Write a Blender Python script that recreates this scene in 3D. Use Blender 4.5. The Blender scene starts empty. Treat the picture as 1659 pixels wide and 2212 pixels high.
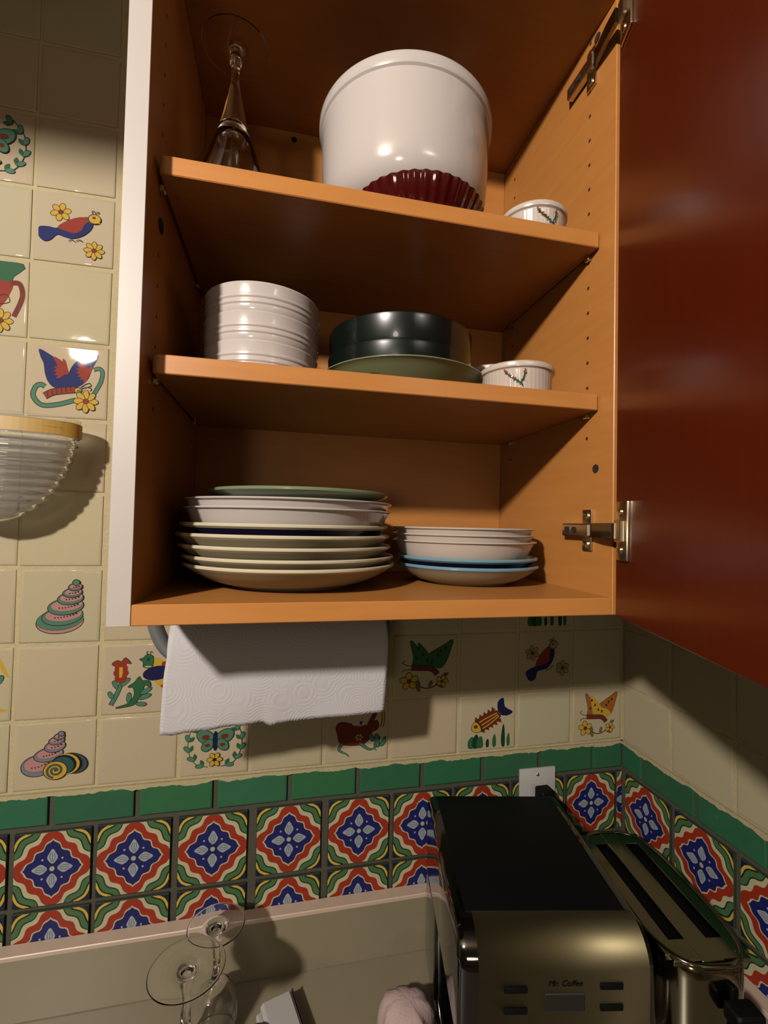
import bpy, bmesh, math, random
from math import sin, cos, pi, radians as R
from mathutils import Vector, Matrix
random.seed(7)
S = bpy.context.scene
COL = S.collection

# ---------------------------------------------------------------- camera
cam_data = bpy.data.cameras.new('camera')
cam_data.sensor_fit = 'HORIZONTAL'
cam_data.sensor_width = 36.0
cam_data.lens = 36.0 * 996.68 / 1659.0
cam_data.clip_start = 0.01
cam = bpy.data.objects.new('camera', cam_data)
COL.objects.link(cam)
_rx, _ry, _rz = .0271, -.0217, -.2145
_M = Matrix.Rotation(_rz, 3, 'Z') @ Matrix.Rotation(_rx, 3, 'X') @ Matrix.Rotation(_ry, 3, 'Y')
_B = Matrix(((1, 0, 0), (0, 0, -1), (0, 1, 0)))     # camera axes: -z forward becomes +y
cam.matrix_world = Matrix.Translation((-.6335, -.7619, .397)) @ (_M @ _B).to_4x4()
S.camera = cam

# ---------------------------------------------------------------- world, lamp, exposure
w = bpy.data.worlds.new('world'); S.world = w; w.use_nodes = True
w.node_tree.nodes['Background'].inputs[0].default_value = (1.0, .86, .66, 1)
w.node_tree.nodes['Background'].inputs[1].default_value = 0.01
LAMP = Vector((-1.53, -1.535, 1.14))
ld = bpy.data.lights.new('ceiling_bulb', 'POINT')
ld.energy = 250.0
ld.color = (1.0, .915, .83)
ld.shadow_soft_size = 0.05
lo = bpy.data.objects.new('ceiling_bulb', ld); lo.location = LAMP; COL.objects.link(lo)
FL = Vector((-1.75, -3.5, .25))
l2 = bpy.data.lights.new('added_fill_bulb', 'POINT'); l2.energy = 44.0; l2.color = (1.0, .88, .74); l2.shadow_soft_size = .24  # soft fill light, added to lift the shaded areas
lo2 = bpy.data.objects.new('added_fill_bulb', l2); lo2.location = FL; COL.objects.link(lo2)
S.view_settings.view_transform = 'Standard'
S.view_settings.look = 'None'
S.view_settings.gamma = 1
S.view_settings.use_curve_mapping = False
S.view_settings.exposure = 0.0
S.render.film_transparent = False
try:
    S.cycles.use_denoising = True
    S.cycles.max_bounces = 10
    S.cycles.transmission_bounces = 10
    S.cycles.transparent_max_bounces = 8
    S.cycles.sample_clamp_indirect = 4.0
except Exception:
    pass

# ---------------------------------------------------------------- helpers
K = .33      # all paints darkened to weaken bounce light and deepen shade; lamp raised to match
def srgb(r, g, b):
    f = lambda c: (c / 255 / 12.92) if c / 255 <= .04045 else ((c / 255 + .055) / 1.055) ** 2.4
    return (K * f(r), K * f(g), K * f(b), 1)

def mat(name, color=(.8, .8, .8, 1), rough=.5, metal=0, coat=0, trans=0, ior=1.45, spec=None,
        noise=0, nscale=20, bump=0, bscale=60, stretch=None, attr=False, aniso=0, coat_rough=.05, dark=.6):
    m = bpy.data.materials.new(name); m.use_nodes = True
    nt = m.node_tree; n = nt.nodes; l = nt.links; p = n['Principled BSDF']
    if metal: color = tuple(min(1, c / K) for c in color[:3]) + (1,)
    p.inputs['Base Color'].default_value = color
    p.inputs['Roughness'].default_value = rough
    p.inputs['Metallic'].default_value = metal
    p.inputs['Coat Weight'].default_value = coat
    p.inputs['Coat Roughness'].default_value = coat_rough
    p.inputs['Transmission Weight'].default_value = trans
    p.inputs['IOR'].default_value = ior
    p.inputs['Anisotropic'].default_value = aniso
    if spec is not None: p.inputs['Specular IOR Level'].default_value = spec
    tc = n.new('ShaderNodeTexCoord'); mp = n.new('ShaderNodeMapping')
    l.new(tc.outputs['Object'], mp.inputs['Vector'])
    if stretch: mp.inputs['Scale'].default_value = stretch
    src = None
    if attr:
        a = n.new('ShaderNodeVertexColor'); a.layer_name = 'Col'; src = a.outputs['Color']
        l.new(src, p.inputs['Base Color'])
    if noise:
        nz = n.new('ShaderNodeTexNoise'); nz.inputs['Scale'].default_value = nscale; nz.inputs['Detail'].default_value = 6
        l.new(mp.outputs[0], nz.inputs['Vector'])
        mx = n.new('ShaderNodeMix'); mx.data_type = 'RGBA'; mx.blend_type = 'MULTIPLY'
        cr = n.new('ShaderNodeMapRange'); cr.inputs['From Min'].default_value = .35; cr.inputs['From Max'].default_value = .65
        l.new(nz.outputs['Fac'], cr.inputs['Value'])
        ml = n.new('ShaderNodeMath'); ml.operation = 'MULTIPLY'; ml.inputs[1].default_value = noise
        l.new(cr.outputs[0], ml.inputs[0]); l.new(ml.outputs[0], mx.inputs['Factor'])
        if src: l.new(src, mx.inputs['A'])
        else: mx.inputs['A'].default_value = color
        mx.inputs['B'].default_value = (dark, dark * .95, dark * .88, 1)
        l.new(mx.outputs['Result'], p.inputs['Base Color'])
    if bump:
        bn = n.new('ShaderNodeTexNoise'); bn.inputs['Scale'].default_value = bscale; bn.inputs['Detail'].default_value = 3
        l.new(mp.outputs[0], bn.inputs['Vector'])
        b = n.new('ShaderNodeBump'); b.inputs['Strength'].default_value = bump; b.inputs['Distance'].default_value = .002
        l.new(bn.outputs['Fac'], b.inputs['Height']); l.new(b.outputs[0], p.inputs['Normal'])
        l.new(b.outputs[0], p.inputs['Coat Normal'])
    return m

class MB:
    """collects faces with a colour and a material slot each"""
    def __init__(s): s.v = []; s.f = []; s.c = []; s.m = []
    def face(s, pts, col=(1, 1, 1, 1), mi=0):
        i = len(s.v); s.v += [tuple(p) for p in pts]; s.f.append(tuple(range(i, i + len(pts)))); s.c.append(col); s.m.append(mi)
    def mesh(s, verts, faces, col=(1, 1, 1, 1), mi=0, X=None):
        i = len(s.v)
        s.v += [tuple(X @ Vector(p)) if X else tuple(p) for p in verts]
        for f in faces:
            s.f.append(tuple(i + k for k in f)); s.c.append(col); s.m.append(mi)
    def box(s, a, b, col=(1, 1, 1, 1), mi=0, bev=0, X=None, seg=1):
        bm = bmesh.new(); bmesh.ops.create_cube(bm, size=1)
        for v in bm.verts:
            v.co = Vector([(a[k] + b[k]) / 2 + v.co[k] * (b[k] - a[k]) for k in range(3)])
        if bev: bmesh.ops.bevel(bm, geom=list(bm.edges), offset=bev, segments=seg, affect='EDGES', profile=.6)
        bm.verts.index_update()
        s.mesh([v.co for v in bm.verts], [[v.index for v in f.verts] for f in bm.faces], col, mi, X); bm.free()
    def lathe(s, prof, n=64, cols=None, mis=None, X=None, rad=None):
        """prof: (r, z) from the bottom centre round the outside to the inside; rad(angle, r, z) may modulate"""
        vs = []; fs = []; i0 = len(s.v); X = X or Matrix()
        rings = []
        for (r, z) in prof:
            if r < 1e-6:
                rings.append([len(s.v)]); s.v.append(tuple(X @ Vector((0, 0, z))))
            else:
                ring = []
                for k in range(n):
                    a = 2 * pi * k / n; rr = rad(a, r, z) if rad else r
                    ring.append(len(s.v)); s.v.append(tuple(X @ Vector((rr * cos(a), rr * sin(a), z))))
                rings.append(ring)
        for j in range(len(prof) - 1):
            A, B = rings[j], rings[j + 1]; c = cols[j] if cols else (1, 1, 1, 1); mi = mis[j] if mis else 0
            for k in range(n):
                k2 = (k + 1) % n
                if len(A) == 1 and len(B) == 1: continue
                if len(A) == 1: f = (A[0], B[k2], B[k])
                elif len(B) == 1: f = (A[k], A[k2], B[0])
                else: f = (A[k], A[k2], B[k2], B[k])
                s.f.append(f); s.c.append(c); s.m.append(mi)
    def tube(s, path, r, n=10, col=(1, 1, 1, 1), mi=0, flat=None, cap=True, upv=None):
        path = [Vector(p) for p in path]; rings = []
        up = Vector((0, 0, 1))
        for i, p in enumerate(path):
            t = (path[min(i + 1, len(path) - 1)] - path[max(i - 1, 0)]).normalized()
            u = upv or (up if abs(t.dot(up)) < .95 else Vector((0, 1, 0)))
            a = t.cross(u).normalized(); b = t.cross(a).normalized()
            rr = r[i] if isinstance(r, (list, tuple)) else r
            ra, rb = (rr, rr) if flat is None else flat
            ring = []
            for k in range(n):
                th = 2 * pi * k / n
                ring.append(len(s.v)); s.v.append(tuple(p + a * ra * cos(th) + b * rb * sin(th)))
            rings.append(ring)
        for A, B in zip(rings, rings[1:]):
            for k in range(n):
                s.f.append((A[k], A[(k + 1) % n], B[(k + 1) % n], B[k])); s.c.append(col); s.m.append(mi)
        if cap:
            s.f.append(tuple(reversed(rings[0]))); s.c.append(col); s.m.append(mi)
            s.f.append(tuple(rings[-1])); s.c.append(col); s.m.append(mi)
    def build(s, name, mats, parent=None, loc=(0, 0, 0), rot=(0, 0, 0), smooth=35, fix=False):
        me = bpy.data.meshes.new(name)
        me.from_pydata(s.v, [], s.f)
        if not isinstance(mats, (list, tuple)): mats = [mats]
        for m in mats: me.materials.append(m)
        me.polygons.foreach_set('material_index', s.m)
        ca = me.color_attributes.new('Col', 'FLOAT_COLOR', 'CORNER')
        buf = []
        for f, c in zip(s.f, s.c): buf += list(c) * len(f)
        ca.data.foreach_set('color', buf)
        if fix:
            bm = bmesh.new(); bm.from_mesh(me); bmesh.ops.recalc_face_normals(bm, faces=bm.faces); bm.to_mesh(me); bm.free()
        if smooth:
            me.polygons.foreach_set('use_smooth', [True] * len(me.polygons))
            me.set_sharp_from_angle(angle=R(smooth))
        me.update()
        o = bpy.data.objects.new(name, me); COL.objects.link(o)
        o.location = loc; o.rotation_euler = rot
        if parent: o.parent = parent
        return o

def tag(o, label=None, cat=None, group=None, kind=None):
    if label: o['label'] = label
    if cat: o['category'] = cat
    if group: o['group'] = group
    if kind: o['kind'] = kind
    return o

def thing(name, label, cat, loc=(0, 0, 0), rotz=0, group=None):
    o = bpy.data.objects.new(name, None); COL.objects.link(o)
    o.location = loc; o.rotation_euler = (0, 0, rotz); o.empty_display_size = .02
    return tag(o, label, cat, group)

def catmull(P, n=6, closed=True):
    out = []; N = len(P)
    rng = range(N) if closed else range(N - 1)
    for i in rng:
        g = lambda k: P[k % N] if closed else P[max(0, min(N - 1, k))]
        p0, p1, p2, p3 = g(i - 1), g(i), g(i + 1), g(i + 2)
        for j in range(n):
            t = j / n
            out.append(tuple(.5 * ((2 * p1[a]) + (-p0[a] + p2[a]) * t + (2 * p0[a] - 5 * p1[a] + 4 * p2[a] - p3[a]) * t * t + (-p0[a] + 3 * p1[a] - 3 * p2[a] + p3[a]) * t ** 3) for a in range(len(p1))))
    if not closed: out.append(tuple(P[-1]))
    return out

# ---------------------------------------------------------------- materials
CREAM = srgb(218, 203, 166)
M_tile = mat('cream_glaze', CREAM, rough=.65, coat=.07, coat_rough=.035, spec=.15, noise=.10, nscale=9, bump=.12, bscale=14, attr=True, dark=.86)
M_ptile = mat('painted_glaze', CREAM, rough=.6, coat=.12, coat_rough=.05, spec=.2, noise=.22, nscale=60, bump=.10, bscale=25, attr=True, dark=.72)
M_grout = mat('cream_grout', srgb(205, 188, 140), rough=.85, noise=.35, nscale=60, bump=.5, bscale=220, attr=True, dark=.82)
M_beech = mat('beech_laminate', srgb(243, 163, 84), rough=.38, noise=.35, nscale=9, stretch=(1.2, 1.2, 14), spec=.35, dark=.82)
M_beechx = mat('beech_laminate_lengthwise', srgb(243, 163, 84), rough=.36, noise=.35, nscale=9, stretch=(1.2, 14, 14), spec=.35, dark=.82)
M_beechy = mat('beech_laminate_crosswise', srgb(243, 163, 84), rough=.30, noise=.35, nscale=9, stretch=(14, 1.2, 14), spec=.4, dark=.82)
M_white = mat('white_laminate', srgb(232, 222, 212), rough=.45, noise=.1, nscale=25, dark=.85)
M_door = mat('red_mahogany_veneer', srgb(118, 36, 5), rough=.34, spec=.3, coat=.45, coat_rough=.2, noise=.3, nscale=6, stretch=(14, 14, 1), dark=.75)
M_porc = mat('white_porcelain', srgb(250, 238, 230), rough=.16, coat=.5, coat_rough=.04)
M_porcm = mat('warm_white_stoneware', srgb(252, 234, 218), rough=.24, coat=.4, coat_rough=.08)
M_cream = mat('cream_stoneware', srgb(254, 242, 206), rough=.3, coat=.3, coat_rough=.1, noise=.15, nscale=40, dark=.85)
M_under = mat('darker_cream_underside', srgb(204, 188, 150), rough=.5)  # darker, rougher cream than the rims
M_navy = mat('navy_glaze', srgb(38, 32, 66), rough=.25, coat=.4)
M_sage = mat('sage_glaze', srgb(150, 168, 126), rough=.28, coat=.4, coat_rough=.1)
M_blue = mat('sky_blue_glaze', srgb(140, 186, 202), rough=.25, coat=.4)
M_dgreen = mat('dark_green_glaze', srgb(14, 28, 24), rough=.25, coat=.35, coat_rough=.05)
M_glass = mat('clear_glass', (1, 1, 1, 1), rough=.0, trans=1, ior=1.45)
M_tglass = mat('ribbed_clear_plastic', (.92, .92, .88, 1), rough=.06, trans=.96, ior=1.45)
M_red = mat('maroon_glass', srgb(104, 24, 24), rough=.1, trans=.3, ior=1.5, coat=.3)
M_tape = mat('amber_tape', srgb(214, 172, 76), rough=.5)
M_steel = mat('brushed_steel', srgb(92, 85, 64), rough=.5, metal=1, noise=.1, nscale=30, stretch=(1, 40, 40), dark=.9)
M_chrome = mat('polished_chrome', srgb(118, 114, 98), rough=.13, metal=1)
M_nickel = mat('nickel_plate', srgb(205, 192, 165), rough=.22, metal=1)
M_black = mat('glossy_black_plastic', srgb(10, 10, 11), rough=.07, coat=.5)
M_matt = mat('black_plastic', srgb(9, 9, 9), rough=.6, spec=.15)
M_greyp = mat('grey_plastic', srgb(128, 130, 130), rough=.45)
M_counter = mat('pale_counter_laminate', srgb(172, 160, 132), rough=.3, noise=.15, nscale=30, dark=.85)
M_rim = mat('pink_beige_counter_edge', srgb(240, 212, 190), rough=.4)
M_out = mat('white_outlet_plastic', srgb(226, 222, 218), rough=.3)
M_dark = mat('dark_hole', srgb(40, 22, 10), rough=.9)
M_lcd = mat('grey_lcd', srgb(34, 36, 32), rough=.5)
M_ink = mat('dark_print', srgb(8, 8, 6), rough=.6, spec=.1)
M_wallp = mat('room_wall_paint', srgb(150, 128, 92), rough=.9, noise=.1, nscale=5)
M_ceil = mat('ceiling_paint', srgb(150, 132, 100), rough=.9, noise=.08, nscale=5)
M_floor = mat('floor_wood', srgb(110, 74, 42), rough=.6, noise=.4, nscale=4, stretch=(1, 8, 1))
M_note = mat('white_paper', srgb(214, 208, 204), rough=.7)
M_cloth = mat('pink_towel_cloth', srgb(226, 196, 190), rough=.9, bump=.5, bscale=300)
M_dgrey = mat('dark_slate_plastic', srgb(62, 70, 66), rough=.5)

def towel_mat():
    m = mat('quilted_paper', srgb(242, 238, 240), rough=.95, spec=.1)
    nt = m.node_tree; n = nt.nodes; l = nt.links; p = n['Principled BSDF']
    tc = n.new('ShaderNodeTexCoord')
    v = n.new('ShaderNodeTexVoronoi'); v.inputs['Scale'].default_value = 26
    l.new(tc.outputs['Object'], v.inputs['Vector'])
    mu = n.new('ShaderNodeMath'); mu.operation = 'MULTIPLY'; mu.inputs[1].default_value = 70
    sn = n.new('ShaderNodeMath'); sn.operation = 'SINE'
    l.new(v.outputs['Distance'], mu.inputs[0]); l.new(mu.outputs[0], sn.inputs[0])
    b = n.new('ShaderNodeBump'); b.inputs['Strength'].default_value = .16; b.inputs['Distance'].default_value = .0006
    l.new(sn.outputs[0], b.inputs['Height']); l.new(b.outputs[0], p.inputs['Normal'])
    return m
M_towel = towel_mat()

# ---------------------------------------------------------------- painted artwork for tiles (flat glaze on the tile face)
INK = srgb(52, 44, 34)
class Art:
    def __init__(s): s.L = []
    def poly(s, P, c, smooth=0, line=None, lw=.012):
        Q = catmull(P, smooth) if smooth else P
        if line is not None: s.stroke(list(Q) + [Q[0]], lw * 1.5, line, raw=True)
        s.L.append((Q, c))
    def ell(s, x, y, rx, ry, c, rot=0, line=None, lw=.012, n=22):
        def E(a, b): return [(x + a * cos(t) * cos(rot) - b * sin(t) * sin(rot), y + a * cos(t) * sin(rot) + b * sin(t) * cos(rot)) for t in [2 * pi * k / n for k in range(n)]]
        if line is not None: s.L.append((E(rx + lw, ry + lw), line))
        s.L.append((E(rx, ry), c))
    def stroke(s, P, w, c, raw=False, line=None, taper=False):
        Q = P if raw else catmull(P, 6, closed=False)
        def rib(hw):
            Lf, Rt = [], []
            for i, p in enumerate(Q):
                a = Q[max(0, i - 1)]; b = Q[min(len(Q) - 1, i + 1)]
                dx, dy = b[0] - a[0], b[1] - a[1]; d = math.hypot(dx, dy) or 1
                h = hw * (1 - .85 * i / (len(Q) - 1)) if taper else hw
                Lf.append((p[0] - dy / d * h, p[1] + dx / d * h)); Rt.append((p[0] + dy / d * h, p[1] - dx / d * h))
            return Lf, Rt
        for hw, cc in ([(w / 2 + .012, line)] if line is not None else []) + [(w / 2, c)]:
            Lf, Rt = rib(hw)
            s.L.append(([(Rt[i], Rt[i + 1], Lf[i + 1], Lf[i]) for i in range(len(Lf) - 1)], cc, 'q'))
    def flower(s, x, y, r, n, pc, cc, a0=0, line=INK):
        for k in range(n):
            a = a0 + 2 * pi * k / n
            s.ell(x + cos(a) * r * .6, y + sin(a) * r * .6, r * .4, r * (1.05 / n + .1), pc, rot=a, line=line, lw=.009, n=12)
        s.ell(x, y, r * .22, r * .22, cc, line=line, lw=.006, n=10)
    def leaf(s, x, y, ln, wd, ang, c, line=None):
        P = [(x, y)] + [(x + ln * t * cos(ang) - k * wd * sin(pi * t) * sin(ang), y + ln * t * sin(ang) + k * wd * sin(pi * t) * cos(ang)) for k, ts in ((-.5, (.2, .4, .6, .8)), (.5, (1.0, .8, .6, .4, .2))) for t in ts]
        if line is not None:
            s.ell(x + ln * .5 * cos(ang), y + ln * .5 * sin(ang), ln * .52, wd * .55, line, rot=ang, n=12)
        s.L.append((P, c))
    def rotated(s, a, sc=1.0):
        T_ = lambda p: (sc * (p[0] * cos(a) - p[1] * sin(a)), sc * (p[0] * sin(a) + p[1] * cos(a)))
        s.L = [([[T_(p) for p in q] for q in it[0]], it[1], 'q') if len(it) == 3 else ([T_(p) for p in it[0]], it[1]) for it in s.L]
        return s
    def emit(s, mb, sx, sz, y0, flip=1):
        k = 1
        for it in s.L:
            y = y0 - .00004 * k; k += 1
            polys = it[0] if len(it) == 3 else [it[0]]
            for Q in polys:
                Q = clip([(min(max(p[0], -9), 9) * flip, p[1]) for p in Q])
                if len(Q) < 3: continue
                a = sum(Q[i][0] * Q[(i + 1) % len(Q)][1] - Q[(i + 1) % len(Q)][0] * Q[i][1] for i in range(len(Q)))
                if abs(a) < 1e-9: continue
                if a < 0: Q = Q[::-1]
                mb.face([(q[0] * sx, y, q[1] * sz) for q in Q], it[1])

def clip(Q, h=.498):
    for ax, sg in ((0, 1), (0, -1), (1, 1), (1, -1)):
        out = []
        for i in range(len(Q)):
            a, b = Q[i], Q[(i + 1) % len(Q)]
            da, db = h - sg * a[ax], h - sg * b[ax]
            if da >= 0: out.append(a)
            if (da >= 0) != (db >= 0):
                t = da / (da - db); out.append((a[0] + (b[0] - a[0]) * t, a[1] + (b[1] - a[1]) * t))
        Q = out
        if len(Q) < 3: return []
    return Q

C_blue = srgb(28, 40, 110); C_navy = srgb(22, 26, 78); C_red = srgb(168, 58, 34); C_yel = srgb(228, 186, 62)
C_grn = srgb(52, 112, 72); C_dgrn = srgb(24, 70, 46); C_sea = srgb(92, 142, 116); C_brn = srgb(130, 52, 30)
C_pink = srgb(206, 150, 146); C_grey = srgb(132, 142, 158); C_org = srgb(190, 110, 40)

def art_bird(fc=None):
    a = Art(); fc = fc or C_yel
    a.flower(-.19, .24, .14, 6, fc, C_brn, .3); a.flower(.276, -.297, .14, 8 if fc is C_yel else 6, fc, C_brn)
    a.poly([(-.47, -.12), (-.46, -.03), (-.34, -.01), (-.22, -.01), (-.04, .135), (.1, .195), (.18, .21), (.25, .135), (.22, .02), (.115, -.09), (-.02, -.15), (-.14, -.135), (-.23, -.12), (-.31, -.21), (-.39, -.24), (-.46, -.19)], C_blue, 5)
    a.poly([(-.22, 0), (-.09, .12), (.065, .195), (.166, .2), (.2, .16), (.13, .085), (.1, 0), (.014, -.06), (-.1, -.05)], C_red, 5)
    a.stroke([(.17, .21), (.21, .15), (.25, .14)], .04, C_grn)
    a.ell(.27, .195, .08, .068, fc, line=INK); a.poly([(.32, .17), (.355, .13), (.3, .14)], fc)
    a.ell(.262, .215, .025, .02, C_brn)
    a.stroke([(.25, .265), (.23, .31), (.26, .32), (.27, .3)], .01, INK); a.stroke([(.27, .265), (.3, .31), (.33, .31), (.31, .285)], .01, INK)
    a.stroke([(-.07, -.2), (-.03, -.17), (.02, -.2)], .01, INK); a.stroke([(.03, -.185), (.07, -.16), (.12, -.18)], .01, INK)
    return a
def art_butterfly():
    a = Art()
    a.stroke([(-.3, -.1), (-.36, -.07), (-.425, -.115), (-.45, -.245), (-.34, -.365), (-.14, -.35), (.11, -.265)], .05, C_sea, line=C_dgrn)
    a.stroke([(.35, -.165), (.44, .02), (.46, .17), (.41, .22), (.34, .195)], .04, C_sea, line=C_dgrn)
    a.poly([(.4, .41), (.275, .4), (.16, .35), (.06, .25), (.01, .12), (.025, -.06), (.125, -.08), (.26, .04), (.325, .22)], C_blue, 4)
    a.poly([(-.39, .445), (-.21, .35), (-.075, .27), (.01, .12), (.03, -.01), (.075, -.1), (-.16, -.11), (-.26, -.03), (-.31, .1), (-.33, .235), (-.375, .335)], C_blue, 4)
    def fan(cx, cy, r, a0, a1, n=7):
        P = [(cx, cy)]
        for k in range(2 * n + 1):
            t = a0 + (a1 - a0) * k / (2 * n); rr = r * (1 if k % 2 else .78); P.append((cx + rr * cos(t), cy + rr * sin(t)))
        a.poly(P, C_red)
    fan(.0, .15, .2, R(105), R(225)); fan(.3, .17, .2, R(130), R(250))
    a.poly([(-.21, .345), (-.09, .29), (.01, .135), (-.05, .1), (-.12, .2)], C_red, 4)
    a.poly([(.32, .235), (.27, .08), (.2, .1), (.25, .2)], C_red, 4)
    a.stroke([(-.3, -.235), (-.175, -.165), (.06, -.12), (.1, -.115)], .08, C_red, line=INK)
    for t in range(6): a.stroke([(-.26 + t * .06, -.245 + t * .022), (-.265 + t * .06, -.165 + t * .02)], .01, INK)
    a.ell(.14, -.125, .045, .035, C_yel, line=INK); a.ell(.155, -.135, .025, .015, C_sea, line=INK, lw=.006)
    a.stroke([(.17, -.08), (.25, -.02), (.3, -.01), (.31, -.05), (.27, -.06)], .01, INK)
    a.stroke([(.18, -.1), (.26, -.07), (.32, -.09), (.3, -.12)], .01, INK)
    a.flower(.25, -.28, .165, 8, C_yel, C_red)
    return a
def whorl(a, x, y, rx, ry, base, pink, rot=.12, dots=6):
    a.ell(x, y, rx, ry, base, rot=rot, line=INK)
    a.ell(x + rx * .06, y + ry * .2, rx * .9, ry * .76, pink, rot=rot, line=INK, lw=.004)
    for k in range(dots):
        t = (k + .5) / dots * 1.5 - .55
        a.ell(x + rx * .8 * t, y + rx * .8 * t * rot * 1.2 - ry * .12 + ry * .3 * t * t, .010 + .006 * (k > dots - 3), .012, INK, n=8)
def art_shell():
    a = Art()
    a.ell(0, -.235, .31, .165, C_pink, rot=.1, line=INK)
    a.ell(0, -.2, .31, .15, C_sea, rot=.12, line=INK, lw=.006)
    whorl(a, .03, -.15, .27, .13, C_sea, C_pink, dots=8)
    for x, y, rx, ry, d in ((.07, -.01, .235, .115, 7), (.13, .11, .17, .085, 5), (.155, .195, .125, .062, 4), (.19, .28, .088, .05, 3)):
        whorl(a, x, y, rx, ry, C_sea, C_pink, dots=d)
    a.ell(.2, .345, .042, .038, C_sea, line=INK)
    return a
def art_snail():
    a = Art()
    for x, y, rx, ry, d in ((-.22, -.15, .21, .165, 6), (-.08, .02, .19, .105, 6), (0, .145, .135, .085, 4), (.02, .24, .1, .06, 3), (.055, .305, .068, .045, 2)):
        whorl(a, x, y, rx, ry, C_grey, C_pink, rot=.2, dots=d)
    a.ell(.08, .35, .035, .033, C_grey, line=INK)
    a.ell(.24, -.14, .2, .155, srgb(70, 90, 96), rot=-.35, line=INK)
    a.ell(.19, -.14, .19, .165, srgb(22, 26, 30), rot=-.35)
    a.ell(.16, -.145, .18, .165, C_yel, rot=-.35); a.ell(.13, -.15, .17, .155, srgb(22, 30, 34), rot=-.35)
    a.ell(.11, -.17, .15, .145, srgb(52, 96, 96), rot=-.35)
    a.ell(.02, -.235, .15, .14, C_yel, line=INK)
    sp = lambda r0, r1, n=30, tt=3.6: [(.02 + (r0 + (r1 - r0) * k / n) * cos(-.5 + tt * pi * k / n), -.235 + (r0 + (r1 - r0) * k / n) * sin(-.5 + tt * pi * k / n)) for k in range(n + 1)]
    a.stroke(sp(.02, .118), .036, srgb(92, 98, 88), raw=True)
    a.ell(.02, -.235, .018, .018, C_dgrn)
    return a
def art_flowerbird():
    a = Art()
    a.stroke([(-.25, -.02), (-.32, -.22), (-.4, -.39)], .045, C_sea, line=C_dgrn)
    for x, y, l, an in ((-.32, -.14, .14, 2.0), (-.27, -.1, .17, .75), (-.37, -.29, .13, 2.1)): a.leaf(x, y, l, .07, an, C_sea, line=C_dgrn)
    a.poly([(-.4, .24), (-.33, .29), (-.27, .27), (-.22, .33), (-.14, .24), (-.2, .25), (-.24, .2), (-.33, .2)], C_red, 3, line=INK)
    for y, r in ((.19, .09), (.12, .105), (.04, .085)): a.ell(-.275, y - .02, r, .075, C_red)
    a.poly([(-.3, .19), (-.255, .19), (-.25, .1), (-.265, .03), (-.295, .03), (-.3, .1)], C_yel)
    a.poly([(-.33, -.43), (-.16, -.37), (-.08, -.25), (-.1, -.13), (-.17, -.12), (-.08, -.05), (-.02, .03), (.02, -.03), (.12, -.04), (.14, -.13), (.06, -.1), (.03, -.2), (-.02, -.3), (-.08, -.39), (-.2, -.42)], C_grn, 4, line=INK)
    for x, y, l, an in ((-.16, -.36, .16, 1.5), (.0, -.24, .19, .55), (-.02, -.31, .19, .35), (-.06, -.38, .16, -.1)): a.leaf(x, y, l, .07, an, C_sea, line=C_dgrn)
    a.poly([(.1, .2), (.18, .32), (.3, .28), (.42, .2), (.46, 0), (.4, -.2), (.2, -.06)], C_yel, 4)
    a.poly([(.3, .25), (.42, .22), (.46, .1), (.38, .02), (.3, .12)], C_red, 4)
    a.poly([(.28, -.12), (.42, -.02), (.47, -.1), (.36, -.22)], C_red)
    a.ell(.225, .08, .2, .11, C_navy, rot=.15)
    a.poly([(.04, .18), (.03, .26), (-.02, .3), (.03, .32), (.08, .37), (.15, .35), (.17, .28), (.15, .18)], C_grn, 4, line=INK)
    a.ell(.1, .3, .022, .025, C_dgrn)
    a.stroke([(.09, .37), (.07, .41), (.1, .42)], .008, INK); a.stroke([(.12, .37), (.13, .42), (.16, .4)], .008, INK)
    a.ell(.1, .185, .05, .012, CREAM)
    return a
def art_wreath():
    a = Art()
    for sd in (-1, 1):
        a.stroke([(sd * .1, -.4), (sd * .3, -.34), (sd * .42, -.1), (sd * .4, .2), (sd * .25, .4)], .012, C_dgrn)
        for k in range(6):
            t = -1.15 + k * .42; x, y = sd * .41 * cos(t), .41 * sin(t)
            a.leaf(x, y, .14, .075, (t + 1.1) if sd > 0 else (pi - t - 1.1), C_sea, line=C_dgrn)
            a.leaf(x, y, .12, .065, (t + 2.2) if sd > 0 else (pi - t - 2.2), C_grn)
    for x, y, r, s2 in ((-.15, .12, .14, .6), (.15, .12, .14, -.6), (-.12, -.02, .1, -.9), (.12, -.02, .1, .9)):
        a.ell(x, y, r * 1.1, r * .75, C_sea, rot=pi - s2 if x < 0 else s2 * -1, line=C_dgrn); a.ell(x, y, r * .45, r * .3, C_brn)
    a.ell(0, .05, .04, .17, C_navy)
    a.flower(0, -.27, .12, 6, C_yel, C_navy)
    return a
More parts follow.
